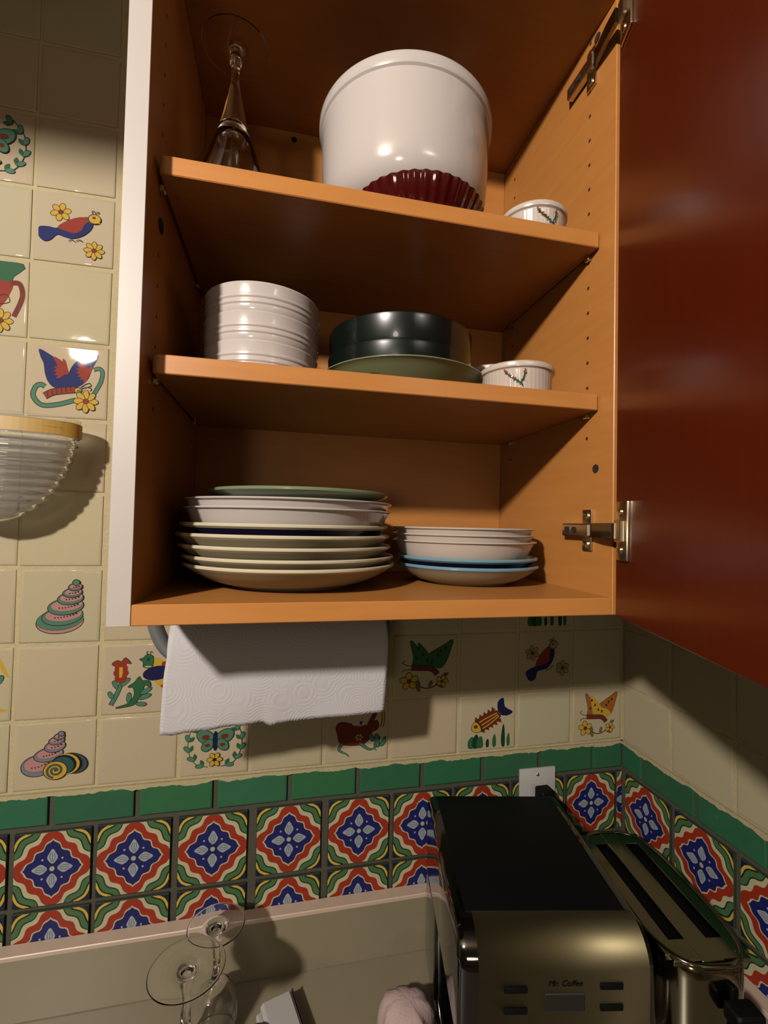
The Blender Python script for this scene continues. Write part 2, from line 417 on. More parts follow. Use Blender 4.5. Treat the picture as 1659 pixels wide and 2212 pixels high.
def art_butterfly2(w1, w2, body):
    a = Art()
    a.stroke([(-.25, -.27), (-.12, -.35), (.02, -.4), (.16, -.36), (.3, -.24), (.38, -.14)], .022, C_brn)
    for x, y, an in ((-.1, -.36, 1.9), (.06, -.38, 1.2), (-.14, -.34, -1.2), (.2, -.33, -.6), (.3, -.25, 1.3)): a.leaf(x, y, .12, .06, an, srgb(120, 124, 84), line=INK)
    a.poly([(-.26, .44), (-.14, .33), (-.05, .24), (.03, .2), (.1, .24), (.3, .36), (.44, .44), (.4, .25), (.33, .05), (.24, -.05), (.15, -.02), (-.1, 0), (-.22, -.01), (-.2, .15)], w1, 4, line=INK)
    a.poly([(-.14, .4), (-.02, .3), (.1, .14), (.22, .1), (.3, .0), (.24, -.06), (.1, -.02), (-.08, -.01)], w2, 4)
    for x, y in ((-.12, .3), (-.05, .2), (.02, .1), (.1, .06), (.25, .25), (.32, .3), (.2, .18), (-.16, .14)): a.ell(x, y, .02, .03, INK, n=8)
    a.stroke([(-.24, -.03), (-.1, -.04), (.06, -.05), (.14, -.09), (.19, -.16)], .07, body, line=INK)
    a.stroke([(-.24, -.0), (-.32, .02), (-.38, .06), (-.34, .1)], .01, INK); a.stroke([(-.25, -.06), (-.34, -.06), (-.38, -.1)], .01, INK)
    a.flower(-.27, -.26, .15, 5, C_yel, C_brn, .4); a.flower(.27, -.28, .1, 5, C_yel, C_brn)
    return a
def art_fish():
    a = Art()
    for k, (x, h, l) in enumerate(((-.3, .2, .11), (-.22, .24, .1), (-.14, .2, .1), (.0, .14, .05), (.13, .22, .06), (.3, .4, .06), (.4, .22, .05))):
        a.poly([(x - l / 2, -.48), (x - l * .7, -.42 + h * .3), (x - l * .1, -.46 + h), (x + l * .4, -.45 + h * .8), (x + l / 2, -.46)], C_dgrn if k % 2 else C_grn, 4)
    rot = .52
    def T(u, v): return (-.03 + u * cos(rot) - v * sin(rot), .03 + u * sin(rot) + v * cos(rot))
    for k in range(5):
        a.poly([T(-.2 + k * .09, .1), T(-.13 + k * .09, .19), T(-.1 + k * .09, .1)], C_brn)
        a.poly([T(-.2 + k * .09, -.1), T(-.13 + k * .09, -.19), T(-.1 + k * .09, -.1)], C_brn)
    a.poly([T(.28, .0), T(.36, .2), T(.5, .22), T(.44, .05), T(.52, -.12), T(.38, -.12)], C_navy, 3)
    a.ell(-.03, .03, .31, .125, C_brn, rot=rot, line=INK)
    for v in (.05, -.015, -.075): a.stroke([T(-.2, v), T(0, v * 1.1), T(.25, v * .6)], .018, C_yel)
    a.poly([T(-.31, 0), T(-.26, .08), T(-.18, .1), T(-.15, 0), T(-.18, -.1), T(-.26, -.08)], C_yel, 4, line=INK)
    a.ell(*T(-.22, .02), .03, .03, C_brn, line=INK, lw=.006)
    a.stroke([T(-.15, .11), T(-.13, 0), T(-.15, -.11)], .02, INK)
    return a
def art_deer():
    a = Art()
    a.poly([(-.33, -.02), (-.36, .12), (-.28, .2), (-.1, .16), (.02, .1), (.2, .14), (.33, .2), (.36, .06), (.24, -.02), (.2, -.14), (.1, -.22), (-.1, -.23), (-.28, -.18)], C_brn, 5, line=INK)
    a.stroke([(-.25, -.18), (-.3, -.3), (-.18, -.38), (-.12, -.44)], .045, C_sea, line=INK, taper=True)
    a.stroke([(.05, -.2), (.2, -.32), (.3, -.32), (.34, -.36)], .045, C_sea, line=INK, taper=True)
    a.poly([(-.1, .17), (.0, .12), (.12, .17), (.06, .3)], CREAM, 3); a.poly([(.03, .2), (.06, .12), (.09, .2)], C_navy)
    a.flower(.03, -.09, .07, 6, C_yel, C_brn)
    for x, y, l, an in ((.3, -.3, .22, 1.2), (.36, -.3, .26, 1.7), (.28, -.18, .15, 2.0), (.4, -.28, .2, 1.0)): a.leaf(x, y, l, .08, an, C_sea, line=C_dgrn)
    a.stroke([(.42, .08), (.44, .22), (.43, .35), (.38, .42)], .03, C_yel, line=INK)
    a.stroke([(.2, .14), (.28, .3), (.3, .42)], .08, C_brn)
    return a
def art_jug():
    a = Art()
    a.poly([(-.3, .48), (.46, .48), (.34, .3), (.3, .22), (.1, .16), (-.2, .2)], C_grn, 3, line=INK)
    a.poly([(-.3, .2), (.28, .22), (.3, .05), (.12, -.2), (-.2, -.22)], C_red, 4)
    a.stroke([(.3, .2), (.42, .2), (.46, .02), (.36, -.26)], .07, C_brn)
    a.stroke([(.1, -.02), (.25, .04), (.3, -.06), (.18, -.1)], .012, INK)
    a.flower(.19, -.33, .165, 8, C_yel, C_brn)
    return a
def art_sprig():
    a = Art()
    a.poly([(.5, .1), (.42, .3), (.34, .42), (.4, .2)], C_yel, 3)
    a.leaf(.3, -.02, .2, .1, .9, C_sea, line=C_dgrn); a.leaf(.2, -.35, .3, .07, -.1, C_yel)
    a.leaf(-.2, -.2, .3, .14, .6, C_grn, line=C_dgrn); a.ell(-.1, .2, .14, .1, C_blue)
    return a
def art_dot():
    a = Art(); a.ell(.2, .0, .06, .07, C_navy); a.ell(0, .1, .2, .12, C_grn, line=INK); a.stroke([(-.3, -.3), (0, -.1), (.18, -.02)], .05, C_brn); return a
def art_tailfish():
    a = Art(); a.poly([(.3, .3), (.45, .3), (.5, .22), (.42, .18), (.3, .18)], C_dgrn, 4); a.ell(0, .15, .3, .12, C_brn, line=INK); a.leaf(-.3, -.3, .3, .1, .8, C_grn); return a
def art_talavera():
    a = Art()
    def star(Rr, amp, n=24, thick=0):
        P = []
        for q in range(4):
            a0 = pi / 2 - q * pi / 2
            A = (cos(a0) * Rr, sin(a0) * Rr); B = (cos(a0 - pi / 2) * Rr, sin(a0 - pi / 2) * Rr)
            nx, ny = cos(a0 - pi / 4), sin(a0 - pi / 4)
            for k in range(n):
                t = k / n; h = amp * (cos(2 * pi * 3 * (t - .5)) * .7 * sin(pi * t) ** .8 + .25 * sin(pi * t)) + thick
                P.append((A[0] + (B[0] - A[0]) * t + nx * h, A[1] + (B[1] - A[1]) * t + ny * h))
        return P
    sq = [(-.5, -.5), (.5, -.5), (.5, .5), (-.5, .5)]
    a.L.append((sq, srgb(22, 36, 70)))
    cream = srgb(226, 216, 174)
    for Rr, amp, c in ((.845, .040, srgb(244, 206, 80)), (.795, .040, srgb(24, 50, 34)), (.765, .042, srgb(86, 132, 84)), (.665, .042, srgb(30, 58, 36)), (.642, .040, cream), (.552, .036, srgb(184, 60, 32)), (.415, .032, cream), (.39, .030, srgb(32, 38, 116))):
        a.L.append((star(Rr, amp), c))
    pt = srgb(186, 196, 198); pd = srgb(90, 106, 150)
    for k in range(4):
        an = k * pi / 2; ux, uy = cos(an), sin(an)
        def W(u, v): return (ux * u - uy * v, uy * u + ux * v)
        a.poly([W(.065, 0), W(.1, .045), W(.15, .07), W(.2, .05), W(.27, 0), W(.2, -.05), W(.15, -.07), W(.1, -.045)], pt, 3)
        for v in (-.035, 0, .035): a.stroke([W(.09, v * .4), W(.16, v), W(.22, v * .6)], .007, pd, raw=True)
        a.ell(*W(.13, .13), .016, .016, pt, n=8)
    a.ell(0, 0, .035, .035, srgb(206, 210, 176), n=12)
    return a

def tile_mesh(w_, h_, t, col, bev=.0022, art=None, flip=1, name='tile', m=None, wob=0):
    mb = MB(); hw, hh = w_ / 2, h_ / 2
    rings = [(0, 0), (0, -t * .55), (bev * .35, -t * .88), (bev, -t), (bev * 1.6, -t * 1.003)]
    pts = []
    for ins, y in rings:
        pts.append([(-hw + ins, y, -hh + ins), (hw - ins, y, -hh + ins), (hw - ins, y, hh - ins), (-hw + ins, y, hh - ins)])
    V = [p for r_ in pts for p in r_]; F = []
    for j in range(4):
        for k in range(4):
            F.append((j * 4 + k, j * 4 + (k + 1) % 4, j * 4 + 4 + (k + 1) % 4, j * 4 + 4 + k))
    F.append((16, 17, 18, 19))
    mb.mesh(V, F, col)
    if art: art.emit(mb, w_ - 2 * bev, h_ - 2 * bev, -t, flip)
    return mb

# ================================================================= THE SETTING
XL, YF, ZF, ZC = -4.2, -4.4, -1.19, 1.38
def slab(name, a, b, m):
    mb = MB(); mb.box(a, b); return tag(mb.build(name, m), kind='structure')
mb = MB()
mb.box((XL - .05, 0, -.0015), (.1, .08, ZC), srgb(224, 208, 160), bev=0)
mb.box((XL - .05, 0, ZF), (.1, .08, -.0015), srgb(88, 86, 68))
# two places where the cream grout has fallen out below the ribbed shade
mb.face([(-.996, -.0002, .434), (-.976, -.0002, .434), (-.975, -.0002, .429), (-.995, -.0002, .428)], srgb(44, 34, 20))
mb.face([(-1.0085, -.0002, .411), (-1.001, -.0002, .412), (-1.001, -.0002, .398), (-1.0095, -.0002, .397)], srgb(44, 34, 20))
wall_back = tag(mb.build('wall_back', M_grout, smooth=0), kind='structure')
mb = MB()
mb.box((0, YF, -.0015), (.08, 0, ZC), srgb(224, 208, 160)); mb.box((0, YF, ZF), (.08, 0, -.0015), srgb(88, 86, 68))
wall_right = tag(mb.build('wall_right', M_grout, smooth=0), kind='structure')
slab('wall_left', (XL - .05, YF, ZF), (XL, 0, ZC), M_wallp)
slab('wall_front', (XL - .05, YF - .05, ZF), (.08, YF, ZC), M_wallp)
slab('ceiling', (XL - .05, YF - .05, ZC), (.1, .08, ZC + .05), M_ceil)
slab('floor', (XL - .05, YF - .05, ZF - .05), (.1, .08, ZF), M_floor)

# white tiles of the back wall
XB = [-1.113, -1.0023, -.8917, -.7795, -.6752, -.5598, -.4499, -.3289, -.2178, -.1084, -.0009]
ZB = [-.0, .1032, .2125, .3238, .4329, .5412, .6544, .7714, .8802, .990, 1.10, 1.21]
XN = ['L', 'A', 'B', 'C', 'D', 'E', 'F', 'G', 'H', 'I']
arts = {('A', 8): (art_bird, 1, 'tile painted with red and blue bird and two yellow flowers'),
        ('A', 6): (art_butterfly, 1, 'tile painted with blue and red butterfly above a yellow flower'),
        ('A', 3): (art_shell, 1, 'tile painted with tall pink and green shell'),
        ('A', 1): (art_snail, 1, 'tile painted with pale pink shell and striped snail'),
        ('B', 2): (art_flowerbird, 1, 'tile painted with red flower and blue bird'),
        ('C', 1): (art_wreath, 1, 'tile painted with green wreath and yellow flower'),
        ('E', 1): (art_deer, 1, 'tile painted with brown animal and green leaves'),
        ('G', 1): (art_fish, 1, 'tile painted with striped fish above green weed'),
        ('I', 1): (lambda: art_butterfly2(C_org, C_yel, C_brn), 1, 'tile painted with orange and yellow butterfly'),
        ('F', 2): (lambda: art_butterfly2(C_grn, C_grn, C_brn), 1, 'tile painted with green butterfly over yellow flowers'),
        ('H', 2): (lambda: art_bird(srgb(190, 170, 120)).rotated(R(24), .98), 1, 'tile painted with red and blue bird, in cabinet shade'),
        ('H', 3): (art_fish, 1, 'tile painted with striped fish, mostly behind the cabinet'),
        ('E', 2): (art_tailfish, 1, 'tile painted with green and brown fish beside paper towel'),
        ('L', 9): (art_wreath, 1, 'tile painted with green leafy wreath at the left edge'),
        ('L', 7): (art_jug, 1, 'tile painted with red jug, green leaf and yellow flower'),
        ('L', 2): (art_sprig, 1, 'tile painted with leaf sprig at the left edge'),
        ('L', 4): (art_dot, 1, 'tile painted with dark blue bud at the left edge')}
rt = random.Random(3)
for i in range(10):
    for j in range(11):
        x0, x1, z0, z1 = XB[i], XB[i + 1], ZB[j], ZB[j + 1]
        if 2 <= i <= 7 and j >= 3 and not (i == 7 and j < 4) and i < 7: continue   # covered by the wall cabinet
        if i == 1 and j >= 3: x1 = -.8935
        elif i == 2 and j >= 3: x0 = -.8935
        if j >= 3: x0, x1 = x0 - .002 * (i == 1), x1 - .0 
        g = .0028
        w_, h_ = (x1 - x0) - 2 * g - rt.uniform(0, .0015), (z1 - z0) - 2 * g - rt.uniform(0, .0015)
        if w_ < .01: continue
        if j == 0: w_, h_ = w_, h_ - .002
        key = (XN[i], j + 1)
        c = [v * rt.uniform(.965, 1.03) for v in CREAM[:3]] + [1]
        A = arts.get(key)
        mb = tile_mesh(w_, h_, .0019, c, art=A[0]() if A else None, bev=.003)
        o = mb.build('tile', M_tile, wall_back, ((x0 + x1) / 2 + rt.uniform(-.0006, .0006), 0, (z0 + z1) / 2 + (.002 if j == 0 else 0)), (rt.uniform(-.003, .003), rt.uniform(-.006, .006), rt.uniform(-.003, .003)), smooth=30)
        if A: o['label'] = A[2]
# plain tiles on the left beyond the frame so that reflections and a sideways view go on
for j in range(11):
    for k in range(2):
        x1 = XB[0] - .11 * k; x0 = x1 - .11
        mb = tile_mesh(.1035, (ZB[j + 1] - ZB[j]) - .0065, .0019, CREAM, bev=.003)
        mb.build('tile', M_tile, wall_back, ((x0 + x1) / 2, 0, (ZB[j] + ZB[j + 1]) / 2), smooth=30)
# ragged cream grout line that runs over the top of the green trim
def grout_line(length, name, parent, loc, rot):
    mb = MB(); n = int(length / .004); rr = random.Random(11)
    top = []; bot = []; y = 0
    for k in range(n + 1):
        y = .6 * y + rr.uniform(-.0012, .0012)
        top.append((k * length / n, .0022)); bot.append((k * length / n, -.0035 + y + .0012 * sin(k * .35)))
    for k in range(n):
        mb.face([(bot[k][0], -.0052, bot[k][1]), (bot[k + 1][0], -.0052, bot[k + 1][1]), (top[k + 1][0], -.0048, top[k + 1][1]), (top[k][0], -.0048, top[k][1])], srgb(212, 198, 150))
        mb.face([(bot[k][0], 0, bot[k][1]), (bot[k + 1][0], 0, bot[k + 1][1]), (bot[k + 1][0], -.0052, bot[k + 1][1]), (bot[k][0], -.0052, bot[k][1])], srgb(212, 198, 150))
        mb.face([(top[k][0], -.0048, top[k][1]), (top[k + 1][0], -.0048, top[k + 1][1]), (top[k + 1][0], 0, top[k + 1][1]), (top[k][0], 0, top[k][1])], srgb(212, 198, 150))
    return mb.build(name, M_grout, parent, loc, rot, smooth=0)
grout_line(1.32, 'grout_bead', wall_back, (-1.32, 0, 0), (0, 0, 0))
grout_line(1.2, 'grout_bead', wall_right, (0, 0, 0), (0, 0, -pi / 2))

# green trim tiles
C_trim = srgb(58, 122, 84)
GX = [-1.172, -1.06, -.9483, -.8351, -.7248, -.6127, -.5029, -.393, -.2833, -.1732, -.0643, .0]
for a, b in zip(GX, GX[1:]):
    g = .0036
    c = [v * rt.uniform(.88, 1.1) for v in C_trim[:3]] + [1]
    mb = tile_mesh(b - a - 2 * g + (.003 if b == 0 else 0), .0425, .0046, c, bev=.0018)
    mb.build('trim_tile', M_ptile, wall_back, ((a + b) / 2 - (.0015 if b == 0 else 0), 0, -.0228 + rt.uniform(-.0004, .0004)), (0, rt.uniform(-.006, .006), 0), smooth=30)
GY = [.004, .0545, .163, .272, .381, .49, .6, .71]
for a, b in zip(GY, GY[1:]):
    c = [v * rt.uniform(.88, 1.1) for v in C_trim[:3]] + [1]
    mb = tile_mesh(b - a - .007, .0425, .0046, c, bev=.0018)
    mb.build('trim_tile', M_ptile, wall_right, (0, -(a + b) / 2, -.0228), (0, 0, -pi / 2), smooth=30)

# painted border tiles
PX = [-1.105, -.9956, -.8902, -.782, -.6682, -.5538, -.4448, -.337, -.2293, -.1215, -.0149]
TAL = art_talavera()
pmesh = None
def painted(parent, loc, rot, w_=.1005, h_=.1035, half=None):
    global pmesh
    if half is None:
        if pmesh is None:
            o = tile_mesh(w_, h_, .0046, srgb(66, 74, 58), bev=.0007, art=TAL).build('painted_tile', M_ptile, parent, loc, rot, smooth=30); pmesh = o.data
        else:
            o = bpy.data.objects.new('painted_tile', pmesh); COL.objects.link(o); o.parent = parent; o.location = loc; o.rotation_euler = rot
        return o
for a, b in zip(PX, PX[1:]):
    for k, zc in enumerate((-.1042, -.2150)):
        o = painted(wall_back, ((a + b) / 2 + rt.uniform(-.0005, .0005), 0, zc + rt.uniform(-.0005, .0005)), (0, rt.uniform(-.008, .008), 0))
        o.scale = (min(1.0, (b - a - .0068) / .1005) if True else 1, 1, 1)
# cut sliver next to the corner
for zc in (-.1042, -.2150):
    sl = Art(); 
    for Q in TAL.L:
        if len(Q) == 2: sl.L.append(([(p[0] * 8.5 + 1.6, p[1]) for p in Q[0]], Q[1]))
        else: sl.L.append(([[(p[0] * 8.5 + 1.6, p[1]) for p in q] for q in Q[0]], Q[1], 'q'))
    mb = tile_mesh(.0115, .1035, .0046, srgb(66, 74, 58), bev=.0007, art=sl)
    mb.build('painted_tile', M_ptile, wall_back, (-.0092, 0, zc), smooth=30)
for k in range(7):
    yc = .0105 + .1096 * (k + .5)
    for zc in (-.1042, -.2150):
        painted(wall_right, (0, -yc, zc), (0, 0, -pi / 2))
# cream tiles of the right wall
for k in range(7):
    for j in range(6):
        c = [v * rt.uniform(.965, 1.03) for v in CREAM[:3]] + [1]
        mb = tile_mesh(.1045, ZB[j + 1] - ZB[j] - .006, .0012, c, bev=.003)
        mb.build('tile', M_tile, wall_right, (0, -(.004 + .1096 * (k + .5)), (ZB[j] + ZB[j + 1]) / 2 + (.001 if j == 0 else 0)), (rt.uniform(-.005, .005), 0, -pi / 2 + rt.uniform(-.006, .006)), smooth=30)

# ================================================================= LAMP (hangs behind the camera)
lamp = thing('ceiling_lamp', 'small globe lamp hanging from the kitchen ceiling', 'lamp', (LAMP.x, LAMP.y, LAMP.z))
mb = MB(); mb.tube([(0, 0, .07), (0, 0, ZC - LAMP.z)], .006); mb.build('rod', M_nickel, lamp)
mb = MB(); mb.lathe([(.0, .085), (.028, .08), (.028, .06), (.0, .055)], 24); mb.build('socket', M_nickel, lamp)

fl = thing('added_fill_lamp', 'added fill light on a stand far behind the camera', 'lamp', (FL.x, FL.y, ZF))  # made-up stand that carries the added fill light
mb = MB(); mb.lathe([(0, 0), (.14, 0), (.14, .015), (.02, .03), (0, .03)], 32); mb.build('base', M_nickel, fl)
mb = MB(); mb.tube([(0, 0, .03), (0, 0, FL.z - ZF - .19)], .010); mb.build('pole', M_nickel, fl)
mb = MB(); mb.lathe([(0, -.02), (.03, -.02), (.03, .02), (0, .02)], 24, X=Matrix.Translation((0, 0, FL.z - ZF - .19))); mb.build('socket', M_nickel, fl)

# unseen block under the ceiling, added to shade the top of the tiled wall
mb = MB(); mb.box((-2.3, -.72, 1.029), (-1.10, -.60, ZC), bev=.003)
tag(mb.build('added_shade_block', M_wallp), kind='structure')

# ================================================================= COUNTER
ZT = -.2945; ZU = -.2046
ct = thing('countertop', 'pale laminate countertop in front of the painted tiles', 'countertop', (0, 0, 0))
mb = MB(); mb.box((-2.0, -.62, ZT - .038), (-.006, -.006, ZT), bev=.002); mb.build('worktop', M_counter, ct)
for nm, lb, a, b in (('backsplash_strip', 'low upstand with pinkish top edge running under the back wall tiles', (-2.0, -.0255, ZT), (-.006, -.005, ZU)), ('backsplash_strip', 'low upstand running along the right wall beside the toaster', (-.0255, -.62, ZT), (-.005, -.0275, ZU))):
    mb = MB(); mb.box(a, b, bev=.0012)
    o = thing(nm, lb, 'backsplash', (0, 0, 0)); mb.build('strip_face', M_counter, o)
    mb = MB(); mb.box((a[0] if a[1] > -.1 else a[0] - .0012, a[1] - .0012, b[2] - .0055), (b[0], b[1], b[2] + .0014), bev=.001); mb.build('top_edge', M_rim, o)
bc = thing('base_cabinet', 'plain base cabinet under the pale countertop', 'cabinet', (0, 0, 0))
mb = MB(); mb.box((-2.0, -.58, ZF), (-.012, -.012, ZT - .038), bev=.002); mb.build('body', M_beech, bc)
for k in range(4):
    mb = MB(); mb.box((-1.98 + k * .49, -.6, ZF + .1), (-1.51 + k * .49, -.58, ZT - .05), bev=.003); d = mb.build('door', M_door, bc)
    mb = MB(); mb.tube([(-1.75 + k * .49, -.6, -.42), (-1.75 + k * .49, -.625, -.42), (-1.65 + k * .49, -.625, -.42), (-1.65 + k * .49, -.6, -.42)], .004, 8); mb.build('handle', M_nickel, d)

# ================================================================= WALL CABINET
CX0, CX1, CD, CZ0, CZ1, T = -.7875, -.2419, .2976, .2987, 1.0508, .0196
IX0, IX1 = CX0 + T, CX1 - T + .0196 * 0   # inner faces
IX1 = -.2615
cab = thing('wall_cabinet', 'open beech wall cabinet with white left edge, two shelves and red wood door', 'cabinet', (CX0, 0, CZ0))
def P(mb, name, m, parent=cab, **k):
    o = mb.build(name, m, parent, **k)
    return o
org = Vector((CX0, 0, CZ0))
def cbox(name, a, b, m, bev=.0008, parent=cab, off=org):
    mb = MB(); mb.box([a[k] - off[k] for k in range(3)], [b[k] - off[k] for k in range(3)], bev=bev)
    return mb.build(name, m, parent)
left = cbox('side_panel', (CX0, -CD + .001, CZ0), (IX0, -.001, CZ1), M_beech)
cbox('edge_band', (CX0 - .0004, -CD - .0006, CZ0), (IX0 + .0002, -CD + .001, CZ1), M_white, bev=.0003)['label'] = 'white front edge strip of left side'
cbox('side_panel', (IX1, -CD, CZ0), (CX1, -.001, CZ1), M_beech)
cbox('top_panel', (IX0, -CD, CZ1 - T), (IX1, -.001, CZ1), M_beechx)
cbox('bottom_panel', (IX0, -CD, CZ0), (IX1, -.001, CZ0 + T), M_beechx)
cbox('back_panel', (IX0, -.012, CZ0 + T), (IX1, -.001, CZ1 - T), M_beech)
SH = []
for zt in (.5611, .7622):
    s_ = cbox('shelf', (IX0 + .004, -.272, zt - T), (IX1 - .002, -.014, zt), M_beechx, bev=.001)
    SH.append(s_)
    for x in (IX0, IX1):
        for y in (-.252, -.05):
            mb = MB(); sx = 1 if x == IX0 else -1
            mb.box((x - org.x + (0 if sx > 0 else -.006), y - .004, zt - T - .0065 - org.z), (x - org.x + (.006 if sx > 0 else 0), y + .004, zt - T - org.z), bev=.001)
            mb.build('shelf_pin', M_nickel, s_)
# rows of pin holes: shallow dark discs in the side panels
for xs, sgn, par in ((IX1 - .0002, -1, None), (IX0 + .0002, 1, None)):
    mb = MB()
    for y in (-.249, -.05):
        for k in range(18):
            z = .511 + k * .0321
            if any(abs(z - zt + T / 2) < .014 for zt in (.5611, .7622)): continue
            pts = [(xs - org.x, y + sgn * .0022 * cos(t), z - org.z + .0022 * sin(t)) for t in [2 * pi * q / 10 for q in range(10)]]
            mb.face(pts)
    tag(mb.build('pin_hole', M_dark, cab, smooth=0), kind='stuff', label='rows of small dark shelf pin holes')
for y, z in ((-.267, .471), (-.263, 1.018)):
    mb = MB(); mb.lathe([(0, .0), (.0052, 0), (.0052, .0012), (.003, .0016), (0, .0006)], 14, X=Matrix.Translation((IX1 - org.x, y, z - org.z)) @ Matrix.Rotation(-pi / 2, 4, 'Y'))
    mb.build('screw', M_dark, cab)
# dark screw in the back panel, top bay
mb = MB(); mb.lathe([(0, 0), (.0045, 0), (.0045, .001), (.0, .003)], 12, X=Matrix.Translation((-.633 - org.x, -.012, 1.018 - org.z)) @ Matrix.Rotation(pi / 2, 4, 'X'))
mb.build('screw', M_dark, cab)
# cam bolt cap high on the left side
mb = MB(); mb.lathe([(0, 0), (.0075, 0), (.0075, .0015), (.0, .002)], 14, X=Matrix.Translation((IX0 - org.x, -.245, .705 - org.z)) @ Matrix.Rotation(pi / 2, 4, 'Y'))
mb.build('screw', M_dark, cab)

# door, swung open to the right
DA = math.atan2(.307, .952)
DH = Vector((-.2625, -.2995, 0))
door = thing('tmp', None, None, (DH.x - org.x, DH.y - org.y, 0)); bpy.data.objects.remove(door)
mb = MB(); mb.box((.0012, -.52, 0), (.0202, -.004, .756), bev=.0015)
door = mb.build('door', M_door, cab, loc=(DH.x - org.x, DH.y - org.y, .0), rot=(0, 0, -DA))
tag(door, label='reddish dark wood inner face of open door')

def hinge(z):
    """mounting plate on the side panel, arm, cup flange on the door"""
    X0 = IX1 - org.x
    mb = MB()
    # arm cover on the side
    mb.box((X0 - .011, -.268, z - .008), (X0 - .0015, -.214, z + .008), bev=.0015)
    h = mb.build('hinge', M_nickel, cab, loc=(0, 0, 0)); h['label'] = 'nickel concealed hinge'
    mb = MB(); mb.box((X0 - .0035, -.263, z - .0255), (X0 - 0, -.246, z + .0255), bev=.0015, seg=2)
    for s_ in (-1, 1):
        mb.lathe([(0, 0), (.0048, 0), (.0048, .002), (.0025, .003), (0, .0018)], 12, X=Matrix.Translation((X0 - .0035, -.2545, z + s_ * .018)) @ Matrix.Rotation(-pi / 2, 4, 'Y'))
    mb.build('mounting_plate', M_nickel, h)
    mb = MB(); mb.lathe([(0, 0), (.004, 0), (.004, .001), (0, .0)], 12, X=Matrix.Translation((X0 - .0112, -.240, z)) @ Matrix.Rotation(-pi / 2, 4, 'Y'))
    mb.box((X0 - .0116, -.230, z - .004), (X0 - .0108, -.221, z + .004)); mb.build('adjusting_screw', M_dark, h)
    mb = MB()
    u = Vector((-sin(DA), -cos(DA), 0)); nrm = Vector((-cos(DA), sin(DA), 0))
    c0 = Vector((DH.x - org.x, DH.y, z))
    a = Vector((X0 - .006, -.264, z)); b = c0 + u * .020 + nrm * .004
    pts = [a, a + Vector((-.001, -.008, 0)), (a + b) / 2 + Vector((-.004, -.006, 0)), b + nrm * .004]
    hw = .0085
    for k in range(len(pts) - 1):
        p, q = pts[k], pts[k + 1]; d = (q - p).normalized(); m_ = Vector((d.y, -d.x, 0)) * .0025
        V = [p + m_ + Vector((0, 0, -hw)), p - m_ + Vector((0, 0, -hw)), q - m_ + Vector((0, 0, -hw)), q + m_ + Vector((0, 0, -hw)), p + m_ + Vector((0, 0, hw)), p - m_ + Vector((0, 0, hw)), q - m_ + Vector((0, 0, hw)), q + m_ + Vector((0, 0, hw))]
        mb.mesh(V, [(0, 1, 2, 3), (7, 6, 5, 4), (0, 4, 5, 1), (1, 5, 6, 2), (2, 6, 7, 3), (3, 7, 4, 0)])
    mb.build('arm', M_chrome, h, fix=True)
    mb = MB()
    X = Matrix.Translation(c0) @ Matrix.Rotation(-DA, 4, 'Z')
    mb.box((-.0022, -.041, -.0325), (.0014, -.013, .0325), bev=.0015, seg=2, X=X)
    mb.box((-.0075, -.036, -.012), (-.0022, -.020, .012), bev=.001, X=X)
    for s_ in (-1, 1):
        mb.lathe([(0, 0), (.0042, 0), (.0042, .0014), (0, .0022)], 12, X=X @ Matrix.Translation((-.0022, -.0245, s_ * .021)) @ Matrix.Rotation(-pi / 2, 4, 'Y'))
    mb.build('cup_flange', M_nickel, h)
hinge(.3955 - org.z); hinge(.985 - org.z)

# ================================================================= CROCKERY
def plate_prof(r, h, foot, tf, lip=.004, well=.62, curve=1.6, footh=.003):
    """returns profile and the index where the rim starts / ends"""
    out = [(0, footh), (foot - .006, footh), (foot - .005, 0), (foot, 0), (foot + .002, footh)]
    n = 8
    for k in range(1, n + 1):
        t = k / n; rr = foot + .002 + (r - .0035 - foot - .002) * t
        out.append((rr, footh + (h - lip - footh) * t ** curve))
    i0 = len(out)
    out += [(r, h - lip * .6), (r + .0002, h - lip * .25), (r - .001, h), (r - .003, h - .0002)]
    i1 = len(out)
    for k in range(n, 0, -1):
        t = k / n; rr = foot + (r - .006 - foot) * t
        out.append((rr, tf + (h - .0015 - tf) * t ** (curve * 1.1)))
    out.append((foot - .004, tf)); out.append((0, tf))
    return out, i0, i1

def plate(name, x, y, b, z, r, mats, tf, label, group, foot=None, lip=.004, curve=1.5, tilt=(0, 0), cat='plate'):
    h = z - b
    prof, i0, i1 = plate_prof(r, h, foot or r * .56, tf, lip=lip, curve=curve)
    mis = [0 if (j >= i0 - 1) else 1 for j in range(len(prof) - 1)]
    mb = MB(); mb.lathe(prof, 96, mis=mis)
    o = mb.build(name, mats, None, (x, y, b), (tilt[0], tilt[1], 0), smooth=28)
    return tag(o, label, cat, group)

